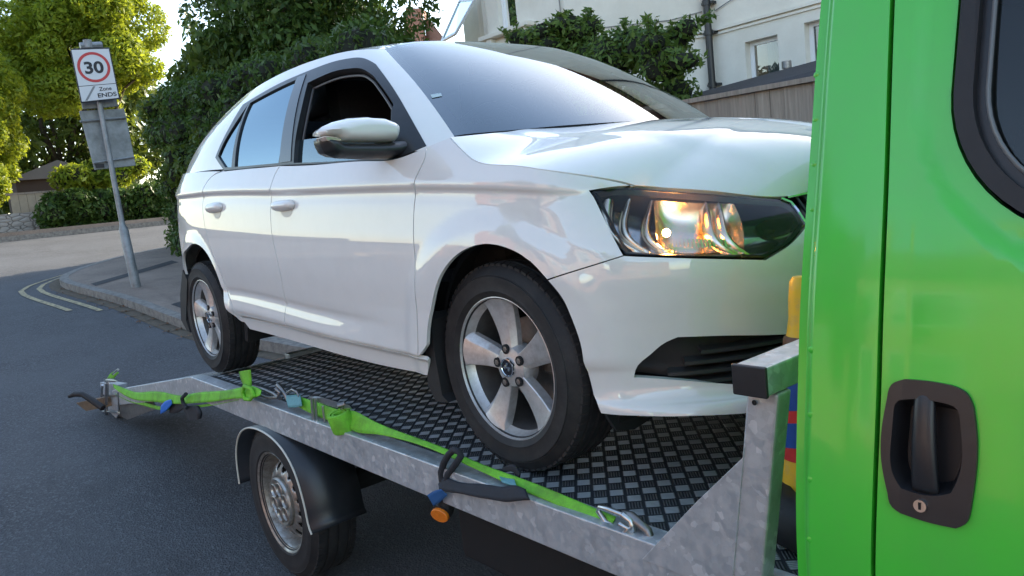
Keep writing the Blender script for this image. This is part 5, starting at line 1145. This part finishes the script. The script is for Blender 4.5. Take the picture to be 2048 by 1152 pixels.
tree('garden_tree', (-14.2, 4.4, 0), (-14.2, 4.2, 3.6), (1.9, 1.3, 1.5), 30, 16000, .085, LEAF_MID, 'mid green tree with drooping shoots between the sign and the ivy-clad tree', seed=5, th=.12, droop=.9)
tree('roadside_tree', (-28, 5.0, .9), (-28, 4.6, 7.2), (2.8, 3.4, 3.6), 46, 80000, .085, LEAF_LIT, 'tall sunlit yellow-green tree beyond the junction behind the speed sign', grp='sunlit trees across the junction', seed=8, th=.2, lo=.18, hi=.34)
tree('roadside_tree', (-26, .6, .9), (-26, .6, 4.6), (1.8, 1.9, 3.0), 34, 42000, .075, LEAF_LIT, 'leaning sunlit yellow-green tree at the left edge of the picture', grp='sunlit trees across the junction', seed=9, th=.14, lo=.2, hi=.36)
tree('dark_tree', (-34, 5, .9), (-34, 4, 5), (3, 7.5, 4.6), 40, 26000, .17, LEAF_MID, 'broad shaded tree far behind the sunlit trees', seed=12, th=.25)
def hedge(name, lumps_, n, size, mat, lab, cat, core=True, grp=None, droop=.3):
    t = empty(name, tuple(np.array(lumps_[0][0])*[1, 1, 0]), lab, cat, grp)
    quads('foliage', leaves(lumps_, n, size, droop=droop), mat, t)
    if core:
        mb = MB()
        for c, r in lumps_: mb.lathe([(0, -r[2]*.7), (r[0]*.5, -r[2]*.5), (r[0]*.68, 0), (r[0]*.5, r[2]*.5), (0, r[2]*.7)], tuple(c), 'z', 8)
        mb.build('dark_core', CORE, t)  # dark filler added inside the leaves to block the view through
    return t
CORE = simple('core_dark', (.014, .017, .009), .95)
g_ = np.random.default_rng(4); L = []
for x in np.arange(-15.1, -6.5, .55):
    for z in np.arange(-.1, 2.9, .55):
        r = g_.uniform(.38, .62); L.append(((x+g_.uniform(-.2, .2), 2.75+.10*z+g_.uniform(-.18, .22)+.15*(x < -13.5), float(gz(x))+.35+z+g_.uniform(-.1, .1)), (r, r*.8, r*.8)))
hedge('ivy_hedge', L, 80000, .050, LEAF_DARK, 'dense dark ivy hedge along the pavement behind the speed sign pole', 'hedge', droop=.7)
L = lumps((-12.4, 2.75, 2.05), (1.3, .7, .55), 12, .3, .5, 21)+lumps((-15.2, 3.2, 3.0), (1.1, .7, .7), 10, .3, .5, 22)
hedge('hedge_shrub', L, 9000, .065, LEAF_MID, 'lighter green shrub growing out of the top of the ivy hedge', 'shrub')
L = []
for y in np.arange(-3, 6.5, .6):
    for z in ((0, .45, .8) if y > 2.1 or g_.random() < .3 else ()): r = g_.uniform(.4, .6); L.append(((-24.9+g_.uniform(-.15, .1), y+g_.uniform(-.2, .2), 1.15+z*(.35 if y < 1.2 else 1)), (r*.7, r, r*.7)))
hedge('wall_ivy', L, 14000, .085, LEAF_DARK, 'ivy and bramble tumbling over the stone wall across the junction', 'ivy')
hedge('sunlit_shrub', lumps((-25.6, 4.0, 2.7), (.8, 1.5, .9), 14, .3, .5, 31), 7000, .085, LEAF_LIT, 'bright yellow-green shrub above the low fence across the junction', 'shrub')
# laurel with pale flowers above the fence
L = lumps((-4.95, 5.3, 1.75), (1.35, .7, .85), 34, .24, .40, 41, .85)+lumps(at(1090, 92, y=5.3), (.75, .5, .38), 12, .3, .5, 44)+lumps(at(1350, 85, y=5.2), (.45, .4, .35), 8, .3, .5, 45)+lumps(at(1150, 75, y=5.3), (.5, .5, .45), 8, .3, .5, 46)+[((-3.72, 5.1, 2.0), (.30, .22, .14)), ((-4.0, 5.1, 2.0), (.35, .25, .25)), ((-6.1, 5.3, 2.2), (.4, .25, .25)), ((-4.75, 5.25, 2.3), (.5, .35, .3))]
lt = hedge('laurel_bush', L, 24000, .040, LEAF_LAUREL, 'evergreen bush with small pale flowers rising behind the fence and car bonnet', 'bush', droop=-.3)
FLO = simple('pale_flower', (.62, .64, .52), .8); quads('flowers', leaves(L, 260, .018), FLO, lt)
# shoots standing clear of the bush outline
mb = MB(); lv = []
for k in range(46):
    c, r = L[int(g_.integers(0, len(L)))]; d = g_.normal(size=3); d[2] = abs(d[2])+.5; d /= np.linalg.norm(d); p0 = np.array(c)+np.array(r)*d*.8; p1 = p0+d*g_.uniform(.12, .30)+[.03, 0, 0]; mb.tube([p0, (p0+p1)/2+[0, 0, .01], p1], [.004, .003, .002], 4)
    for t in np.linspace(.1, 1, 7): lv.append(((p0*(1-t)+p1*t), (.035, .035, .03)))
mb.build('twigs', BARK, lt); quads('shoot_leaves', leaves(lv, 1500, .042, out=.3, droop=-.5), LEAF_LAUREL, lt)
tree('street_tree', (-8.5, -12, -.5), (-8.2, -12, 4.4), (3.0, 2.4, 2.6), 26, 9000, .16, LEAF_MID, 'leafy tree in the garden across the street', seed=61)
tree('street_tree', (4.5, -13, -1), (4.5, -13, 4.0), (2.4, 2.2, 2.4), 20, 6000, .17, LEAF_DARK, 'darker tree in the garden across the street beyond the gateway', seed=62)
# ------------------------------------------------------------------ rendered house, shed, fence
REND = Mat('cream_render', (.66, .64, .58), .85); _r = REND.noise(1.3, 6, .7); REND.set('Base Color', REND.mix(REND.ramp(_r, [(.35, 0), (.7, 1)]), (.77, .73, .635), (.66, .62, .53)))
_s = REND.noise(1, 5, .6, REND.mp(REND.pos(), (5, 5, .5))); REND.bump(REND.noise(45, 4), .25, .01); REND = REND.m
hs = empty('rendered_house', (-6, 9, -.3), 'cream rendered house with a canted bay and black drainpipe above the fence', 'house')
ZT = 6.9; foot = [(18, 9.0), (-6.0, 9.0), (-7.55, 7.25), (-9.55, 7.25), (-11.6, 8.7), (-12.4, 8.9), (-12.4, 15), (18, 15)]
def wall(p0, p1, z0, z1, holes, name='wall', th=.25, mat=None):
    p0, p1 = np.array(p0, float), np.array(p1, float); d = p1-p0; L = np.linalg.norm(d); d /= L; nn = np.array([d[1], -d[0]])
    us = sorted({0, L, *[h[0] for h in holes], *[h[1] for h in holes]}); zs = sorted({z0, z1, *[h[2] for h in holes], *[h[3] for h in holes]}); mb = MB()
    V = []; F = []; idx = {}
    def vid(u, z, k):
        key = (round(u, 5), round(z, 5), k)
        if key not in idx: idx[key] = len(V); q = p0+d*u+nn*th*k*inn; V.append((q[0], q[1], z))
        return idx[key]
    inn = 1; hole = lambda u, z: any(h[0] < u < h[1] and h[2] < z < h[3] for h in holes)
    for i in range(len(us)-1):
        for j in range(len(zs)-1):
            a, b, c_, e = us[i], us[i+1], zs[j], zs[j+1]
            if hole((a+b)/2, (c_+e)/2):
                continue
            F.append((vid(a, c_, 0), vid(b, c_, 0), vid(b, e, 0), vid(a, e, 0)))
    for h in holes:
        a, b, c_, e = h[:4]
        for (u0, z0_), (u1, z1_) in (((a, c_), (b, c_)), ((b, c_), (b, e)), ((b, e), (a, e)), ((a, e), (a, c_))): F.append((vid(u0, z0_, 0), vid(u1, z1_, 0), vid(u1, z1_, 1), vid(u0, z0_, 1)))
    return MB().add(V, F).build(name, mat or REND, hs), p0, d, nn
def win(p0, d, nn, h, dep=.14, split=False):
    a, b, c_, e = h; n3 = np.array([nn[0], nn[1], 0]); d3 = np.array([d[0], d[1], 0]); o = np.array([p0[0], p0[1], 0])-(-n3)*0
    def q(u, z, k): v = o+d3*u+n3*k; return (v[0], v[1], z)
    f = .06; mb = MB()
    for (u0, u1, z0_, z1_) in ((a, a+f, c_, e), (b-f, b, c_, e), (a+f, b-f, e-f, e), (a+f, b-f, c_, c_+f)): mb.prism([q(u0, z0_, dep), q(u1, z0_, dep), q(u1, z1_, dep), q(u0, z1_, dep)], [q(u0, z0_, dep+.05), q(u1, z0_, dep+.05), q(u1, z1_, dep+.05), q(u0, z1_, dep+.05)])
    w_ = mb.build('window', WFR, hs)
    raw('pane', [q(a+f, c_+f, dep+.03), q(b-f, c_+f, dep+.03), q(b-f, e-f, dep+.03), q(a+f, e-f, dep+.03)], [(0, 1, 2, 3)], HOUSEGL, w_)
    V = []; k = 14
    for i in range(k+1): u = a+(b-a)*.6*i/k; s_ = .03*(i % 2); V += [q(u, c_, dep+.12+s_), q(u, e, dep+.12+s_)]
    raw('curtain', V, [(2*i, 2*i+2, 2*i+3, 2*i+1) for i in range(k)], CURT, w_)
    raw('room_back', [q(a-.3, c_-.2, dep+.5), q(b+.3, c_-.2, dep+.5), q(b+.3, e+.3, dep+.5), q(a-.3, e+.3, dep+.5)], [(0, 1, 2, 3)], simple('room_dark', (.05, .05, .05), .9), w_)
# main wall faces the street: outward is -y when walking towards -x
def hx(x): return 18-x
H1 = (hx(-4.79), hx(-5.38), 1.0, 2.72); H1 = (hx(-4.80), hx(-5.37), 1.0, 2.715); H2 = (hx(-3.6), hx(-4.36), 1.0, 2.78); H3 = (hx(.4), hx(-.6), 1.0, 2.73); H4 = (hx(-2.4), hx(-3.4), 4.0, 5.4)
_, p0, d, nn = wall((18, 9), (-6.0, 9), -1.6, ZT, [H1, H2, H3, H4]); 
SG = 1 if nn[1] > 0 else -1
_g = lambda h: win(p0, d, nn*1, h)
for h in (H1, H2, H3, H4): _g(h)
wall((-6.0, 9), (-7.55, 7.25), -1.2, ZT, [])
_w0 = at(999, 0, y=7.32); _w1 = at(1041, 50, y=7.32); hb = (-7.55-_w1[0], -7.55-_w0[0], _w1[2]-.05, 5.2); _, p0, d, nn = wall((-7.55, 7.25), (-9.55, 7.25), -1.0, ZT, [hb]); win(p0, d, nn, hb, .10)
hc = (.30, 1.10, 3.55, 5.2); _, p0, d, nn = wall((-9.55, 7.25), (-11.6, 8.7), -1.0, ZT, [hc]); win(p0, d, nn, hc, .10)
wall((-11.6, 8.7), (-12.4, 8.9), -1, ZT, []); wall((-12.4, 8.9), (-12.4, 15), -1, ZT, [])
MB().box((-12.4, 8.9, ZT), (18.2, 15.2, ZT+.1)).build('roof_deck', SLATE, hs)
A = [(-12.9, 8.2, ZT+.1), (-12.9, 15.6, ZT+.1), (-12.9, 12, ZT+2.2)]; MB().prism(A, [(18.4, y, z) for _, y, z in A]).build('roof', ROOFT, hs)
# string courses, window sill with brackets, drainpipe, cables
def course(pts, z, h, pr, nm):
    for (a, b) in zip(pts[:-1], pts[1:]):
        a, b = np.array(a, float), np.array(b, float); d = (b-a)/np.linalg.norm(b-a); n_ = np.array([d[1], -d[0]]); n_ = n_ if n_[1] < 0 or (n_[1] == 0) else -n_
        q = [a, b, b+n_*pr, a+n_*pr]; MB().prism([(x, y, z) for x, y in q], [(x, y, z+h) for x, y in q]).build(nm, REND, hs)
course([(17.9, 9.0), (-5.99, 9.0), (-7.55, 7.24), (-9.5, 7.24)], 3.0, .05, .055, 'string_course'); course([(17.9, 9.0), (-5.99, 9.0), (-7.55, 7.24)], 2.94, .035, .03, 'string_course')
sx0, sx1 = at(966, 82, y=7.2)[0], at(1066, 60, y=7.2)[0]; sz = at(1010, 66, y=7.2)[2]
MB().box((sx0, 7.08, sz-.03), (sx1, 7.249, sz+.05)).build('window_sill', REND, hs, bevel=.01)
for t in (.18, .85): x = sx0+(sx1-sx0)*t; MB().box((x-.07, 7.12, sz-.17), (x+.07, 7.248, sz-.032)).box((x-.05, 7.15, sz-.24), (x+.05, 7.248, sz-.17)).build('sill_bracket', REND, hs, bevel=.015)
pb_ = at(1440, 168, y=8.88); pt_ = [pb_[0]-.0, 8.86]
DP = simple('drainpipe_black', (.012, .012, .013), .35)
dp = MB().tube([(-5.93, 8.86, .6), (-5.93, 8.86, ZT-.1)], .057, 14).build('drainpipe', DP, hs, smooth=50)
for z in (2.15, 2.98, 3.45, 4.3): MB().tube([(-5.93, 8.86, z-.04), (-5.93, 8.86, z+.04)], .070, 14).box((-6.03, 8.86, z-.02), (-5.83, 8.99, z+.02)).build('pipe_bracket', DP, dp, smooth=50)
WIRE = simple('cable', (.25, .24, .22), .7)
MB().tube([(-5.85, 8.97, 3.32), (-5.5, 8.965, 3.42), (-5.1, 8.97, 3.46), (-4.6, 8.965, 3.62), (-4.0, 8.97, 3.7)], .009, 5).build('wall_cable', WIRE, hs); MB().tube([(-6.05, 8.9, 3.35), (-6.4, 8.5, 3.27), (-7.2, 7.6, 3.28)], .009, 5).build('wall_cable', WIRE, hs)
MB().tube([(-7.62, 7.215, 2.5), (-7.62, 7.215, ZT)], .012, 5).build('wall_cable', WIRE, hs)
# open top-hung sash on the bay
sa = [at(*p, y=y) for p, y in (((918, -2), 8.45), ((950, -6), 7.93), ((909, 68), 7.6), ((880, 84), 8.1))]
sa = [np.array(p) for p in sa]; cen = sum(sa)/4; nrm = np.cross(sa[1]-sa[0], sa[3]-sa[0]); nrm /= np.linalg.norm(nrm); inn_ = [p+(cen-p)*.14 for p in sa]
mb = MB()
for i in range(4):
    j = (i+1) % 4; mb.prism([sa[i], sa[j], inn_[j], inn_[i]], [p+nrm*.05 for p in (sa[i], sa[j], inn_[j], inn_[i])])
sash = mb.build('open_sash', WFR, hs); raw('sash_pane', [p+nrm*.02 for p in inn_], [(0, 1, 2, 3)], GLASS_S, sash)
# shed roof
RY = 6.9; e0 = at(1375, 191, y=RY); e1 = at(1640, 119, y=RY)
sh = empty('garden_shed', (0, 5.5, -.5), 'dark felt-roofed lean-to between the fence and the house', 'shed')
zr0, zr1 = e0[2], e1[2]; sl_ = (zr1-zr0)/(e1[0]-e0[0])
A = [(e0[0], RY, zr0), (5.5, RY, zr0+sl_*(5.5-e0[0])), (5.5, 4.62, 1.40), (-3.45, 4.62, 1.46)]
MB().prism(A, [(x, y, z-.05) for x, y, z in A]).build('felt_roof', SLATE, sh)
MB().box((-3.3, 4.75, -1), (5.4, 6.8, 1.3)).build('shed_wall', simple('shed_timber', (.09, .07, .055), .9, 0, .3, 10), sh)
fx_ = at(1573, 128, y=8.5); MB().tube([(fx_[0], 8.5, 1.9), (fx_[0], 8.5, fx_[2]-.05)], .05, 10).tube([(fx_[0], 8.5, fx_[2]-.06), (fx_[0], 8.5, fx_[2]+.04)], .07, 10).build('flue', DULLST, hs, smooth=40)
# fence
WOOD = Mat('weathered_boards', (.20, .165, .13), .85); p = WOOD.pos(); gr = WOOD.noise(1, 8, .7, WOOD.mp(p, (38, 38, 1.6)), .4); isl = WOOD.n('ShaderNodeNewGeometry').outputs['Random Per Island']
c_ = WOOD.mix(WOOD.ramp(gr, [(.3, 0), (.7, 1)]), (.17, .135, .105), (.40, .33, .265)); kn_ = WOOD.n('ShaderNodeTexVoronoi', {'Scale': 4.5}); WOOD.t.links.new(WOOD.mp(p, (1, 1, .55)), kn_.inputs['Vector'])
c_ = WOOD.mix(WOOD.ramp(kn_.outputs['Distance'], [(.05, .9), (.10, 0)]), c_, (.03, .02, .015)); c_ = WOOD.mix(WOOD.math('MULTIPLY', isl, .45), c_, (.20, .17, .145)); WOOD.set('Base Color', c_); WOOD.bump(gr, .5, .004); WOOD = WOOD.m
fn = empty('board_fence', (-1, 4.5, -.7), 'weathered vertical board fence with a capping rail beyond the car bonnet', 'fence')
ftop = lambda x: 1.455-.012*(x+1.86); mb = MB(); x = -3.75
while x < 7:
    wd = .145*random.uniform(.93, 1.07); dz = random.uniform(-.01, .004); dy = random.uniform(0, .010); ang = random.uniform(-.004, .004)
    mb.prism([(x, 4.50+dy, -1.3), (x+wd-.008, 4.512+dy, -1.3), (x+wd-.008+ang, 4.512+dy, ftop(x)+dz), (x+ang, 4.50+dy, ftop(x)+dz)], [(x, 4.518+dy, -1.3), (x+wd-.008, 4.53+dy, -1.3), (x+wd-.008+ang, 4.53+dy, ftop(x)+dz), (x+ang, 4.518+dy, ftop(x)+dz)]); x += wd
mb.build('boards', WOOD, fn); MB().prism([(-3.8, 4.46, ftop(-3.8)), (-3.8, 4.57, ftop(-3.8)), (-3.8, 4.57, ftop(-3.8)+.045), (-3.8, 4.46, ftop(-3.8)+.045)], [(7, 4.46, ftop(7)), (7, 4.57, ftop(7)), (7, 4.57, ftop(7)+.045), (7, 4.46, ftop(7)+.045)]).build('capping_rail', WOOD, fn)
# far house with chimney, seen between tree and bay
fh = empty('distant_brick_house', (-22, 16, 1), 'distant red brick gable with chimney and aerial between the tree and cream house', 'house')
g0 = [at(*p, y=26) for p in ((808, 25), (812, 130), (905, 130), (893, 90), (868, 45), (850, 25))]
ch = [at(*p, y=25.8) for p in ((811, 17), (844, 16), (852, 120), (817, 122))]; MB().prism(ch, [p+[-1.4, 1.4, 0] for p in ch]).build('chimney', BRICK, fh)
gg = [at(*p, y=26.2) for p in ((815, 60), (850, 40), (862, 42), (900, 92), (910, 150), (815, 150))]; MB().prism(gg, [p+[-12, 3, 0] for p in gg]).build('gable', brickm('dark_brick', (.22, .10, .07), (.18, .08, .06), (.2, .16, .13)), fh)
a = at(849, 50, y=25); MB().tube([a+[0, 0, -.6], a+[0, 0, .55]], .02, 6).tube([a+[-.3, 0, .4], a+[.2, 0, .5]], .015, 5).build('aerial', STEEL, fh)
# junction background
STONE = Mat('stone_wall', (.3, .27, .23), .9); v = STONE.n('ShaderNodeTexVoronoi', {'Scale': 4.5}, feature='DISTANCE_TO_EDGE'); STONE.t.links.new(STONE.mp(STONE.pos(), (1, 1, 2)), v.inputs['Vector'])
STONE.set('Base Color', STONE.mix(STONE.ramp(v.outputs['Distance'], [(.0, 0), (.09, 1)]), (.10, .09, .075), (.36, .33, .29))); STONE.bump(v.outputs['Distance'], .8, .05); STONE = STONE.m
tag(MB().box((-25.6, -14, .6), (-25.3, 14, 1.72)).build('stone_wall', STONE), 'low pale stone wall under the ivy across the junction', 'wall')
ff = empty('panel_fence', (-26, 2.5, 1.7), 'short pale close-boarded fence above the stone wall across the junction', 'fence')
mb = MB(); 
for y in np.arange(1.4, 4.2, .22): mb.box((-25.78, y, 1.5), (-25.74, y+.21, 2.28+.03*random.random()))
mb.build('boards', simple('pale_boards', (.34, .28, .2), .85, 0, .2, 10), ff); MB().box((-25.8, 1.3, 2.28), (-25.72, 4.2, 2.34)).build('capping_rail', WOOD, ff)
oh = empty('dark_outbuilding', (-30, 3.5, 1), 'dark low building with a shallow roof glimpsed behind the pale fence', 'building')
MB().box((-31, 2.0, .8), (-28.6, 4.6, 2.9)).build('wall', simple('dark_timber', (.05, .035, .03), .9), oh); A = [(-28.4, 1.7, 2.9), (-28.4, 4.9, 2.9), (-28.4, 3.3, 3.5)]; MB().prism(A, [(-31.2, y, z) for _, y, z in A]).build('roof', simple('grey_roof', (.14, .13, .13), .8), oh)
# ------------------------------------------------------------------ speed limit sign
SX = -10.2; sg = empty('speed_limit_sign', tuple(gpx(275, 588)), 'leaning grey post with a 30 zone ends sign and the grey backs of other signs', 'road sign')
PG = Mat('sign_grey', (.26, .28, .29), .5, .3); _p = PG.noise(5, 5, .7); PG.set('Base Color', PG.mix(PG.ramp(_p, [(.4, 0), (.7, 1)]), (.29, .31, .32), (.16, .17, .17))); PG = PG.m
b0 = gpx(275, 588)+[0, 0, .06]; b1 = at(247, 458, x=b0[0]-.01); b15 = at(245, 450, x=b0[0]-.02); b2 = at(176, 84, x=b0[0]-.03)
sc_ = .068; MB().tube([b0+[0, 0, 0], b1, b15, b15+(b2-b15)*.02, b2], [sc_, sc_*.9, .04, .037, .035], 16).build('post', PG, sg, smooth=40)
MB().box(b1-[.075, .03, .06], b1+[.0, .03, .04]).build('service_door', PG, sg) if 0 else None
def quad(P, x, th, nm, mat, par, bevel=.012):
    A = [at(*p, x=x) for p in P]; return MB().prism(A, [p-[th, 0, 0] for p in A]).build(nm, mat, par, bevel=bevel)
X1 = SX+.13; BLKP = simple('sign_black', (.015, .015, .02), .5); WHP = simple('sign_white', (.62, .64, .66), .35, 0, .06, 10); REDP = simple('sign_red', (.50, .025, .03), .35)
quad([(158, 222), (249, 217), (272, 331), (189, 340)], SX-.11, .012, 'rear_sign_back', PG, sg, .02)
quad([(150, 110), (222, 107), (235, 213), (165, 219)], SX-.05, .02, 'rear_sign_back', PG, sg)
for a, b in (((160, 243), (252, 235)), ((186, 326), (268, 314)), ((166, 217), (236, 211))): MB().tube([at(*a, x=SX-.085), at(*b, x=SX-.085)], .016, 6).build('mounting_channel', PG, sg)
quad([(190, 328), (208, 327), (209, 335), (192, 336)], SX-.09, .006, 'sticker', BLKP, sg, 0)
MB().tube([at(160, 92, x=SX), at(204, 90, x=SX)], .045, 8).tube([at(177, 96, x=SX+.02), at(174, 80, x=SX+.02)], .055, 10).build('sign_lamp', PG, sg, smooth=40)
pl = quad([(140, 97), (219, 94.5), (240.5, 198), (162, 206.5)], X1, .015, 'sign_plate', BLKP, sg, .006)
TL, TR, BR, BL = [at(*p, x=X1+.002) for p in ((141.5, 99), (218, 96.5), (238.5, 196.5), (163, 204.5))]
def sq(u, v, e=0): return (TL*(1-u)+TR*u)*(1-v)+(BL*(1-u)+BR*u)*v+np.array([e, 0, 0])
vd = .70
def face(P, e, nm, mat): A = [sq(u, v, e) for u, v in P]; return raw(nm, A, [tuple(range(len(A)))], mat, pl)
face([(.012, .01), (.988, .01), (.988, vd-.006), (.012, vd-.006)], .0015, 'upper_face', WHP); face([(.012, vd+.006), (.988, vd+.006), (.988, .99), (.012, .99)], .0015, 'lower_face', WHP)
asp = np.linalg.norm(TR-TL)/np.linalg.norm(BL-TL); R1, R2 = .43, .355; cu_, cv_ = .50, .355
n = 48; A = []; 
for r_ in (R1, R2): A += [sq(cu_+r_*math.cos(2*PI*i/n), cv_+r_*asp*math.sin(2*PI*i/n), .0035) for i in range(n)]
raw('red_ring', A, [(i, (i+1) % n, n+(i+1) % n, n+i) for i in range(n)], REDP, pl)
face([(.10, .98), (.165, .98), (.44, vd+.02), (.375, vd+.02)], .003, 'grey_bar', simple('sign_bar', (.22, .23, .24), .5))
def text(s_, u, v, hgt, wid, nm, bold=.0):
    cu = bpy.data.curves.new('lettering', 'FONT'); cu.body = s_; cu.align_x = 'CENTER'; cu.align_y = 'CENTER'; cu.offset = bold; cu.size = 1
    ob = bpy.data.objects.new('lettering', cu); COL.objects.link(ob); bpy.context.view_layer.update(); me = bpy.data.meshes.new_from_object(ob.evaluated_get(bpy.context.evaluated_depsgraph_get())); bpy.data.objects.remove(ob)
    P = np.array([v_.co for v_ in me.vertices]); lo, hi = P.min(0), P.max(0); P = (P-(lo+hi)/2)/(hi-lo+1e-9)
    F = [tuple(p.vertices) for p in me.polygons]; return raw(nm, [sq(u+p[0]*wid, v-p[1]*hgt, .0045) for p in P], F, BLKP, pl)
text('30', .50, .36, .235, .50, 'numerals', .03); text('Zone', .68, .785, .075, .33, 'lettering', .012); text('ENDS', .70, .905, .085, .50, 'lettering', .02)
# fallen leaves in the gutter
k = 420; xs = -4.8-7*rng.random(k); i_ = np.abs(kp[:, 0][None]-xs[:, None]).argmin(1); q = kp[i_]+kn[i_]*(-.02-.22*rng.random(k)**1.5)[:, None]
P = np.stack([q[:, 0], q[:, 1], gz(q[:, 0])+.012+.01*rng.random(k)], 1); a = rng.normal(size=(k, 3))*[1, 1, .25]; a /= np.linalg.norm(a, axis=1)[:, None]; b = np.cross(a, [0, 0, 1.]); s_ = (.010+.016*rng.random(k))[:, None]
tag(quads('fallen_leaves', np.stack([P-a*s_, P+b*s_*.5, P+a*s_, P-b*s_*.5], 1), simple('dry_leaf', (.20, .10, .045), .8, 0, .5, 50)), kind='stuff')
# stickers on the car's glass
SG = gx = None
st = [GS.uv(*p) for p in ((861, 190), (882, 187), (884, 193), (864, 197))]; raw('tax_sticker', [G_([q[0]], [q[1]])[0]-GS.nrm(np.array([q[0]]), np.array([q[1]]))[0]*gsn*(-.002) for q in st], [(0, 1, 2, 3)], simple('sticker_pale', (.45, .55, .56), .5), ws)
pl = car; TL, TR, BR, BL = [at(*p, y=.60) for p in ((629, 234), (662, 234), (662, 256), (629, 256))]
_bk = BLKP; BLKP = simple('sticker_lettering', (.55, .6, .6), .6)
sq = lambda u, v, e=0: (TL*(1-u)+TR*u)*(1-v)+(BL*(1-u)+BR*u)*v
raw('window_sticker', [sq(.52, 0), sq(1.0, 0), sq(1.0, 1), sq(.40, 1)], [(0, 1, 2, 3)], simple('sticker_glass', (.10, .15, .15), .4), car)
o_ = text('EKC', .22, .28, .36, -.40, 'sticker_lettering', .02); o_ = text('Car', .24, .76, .36, -.36, 'sticker_lettering', .02)
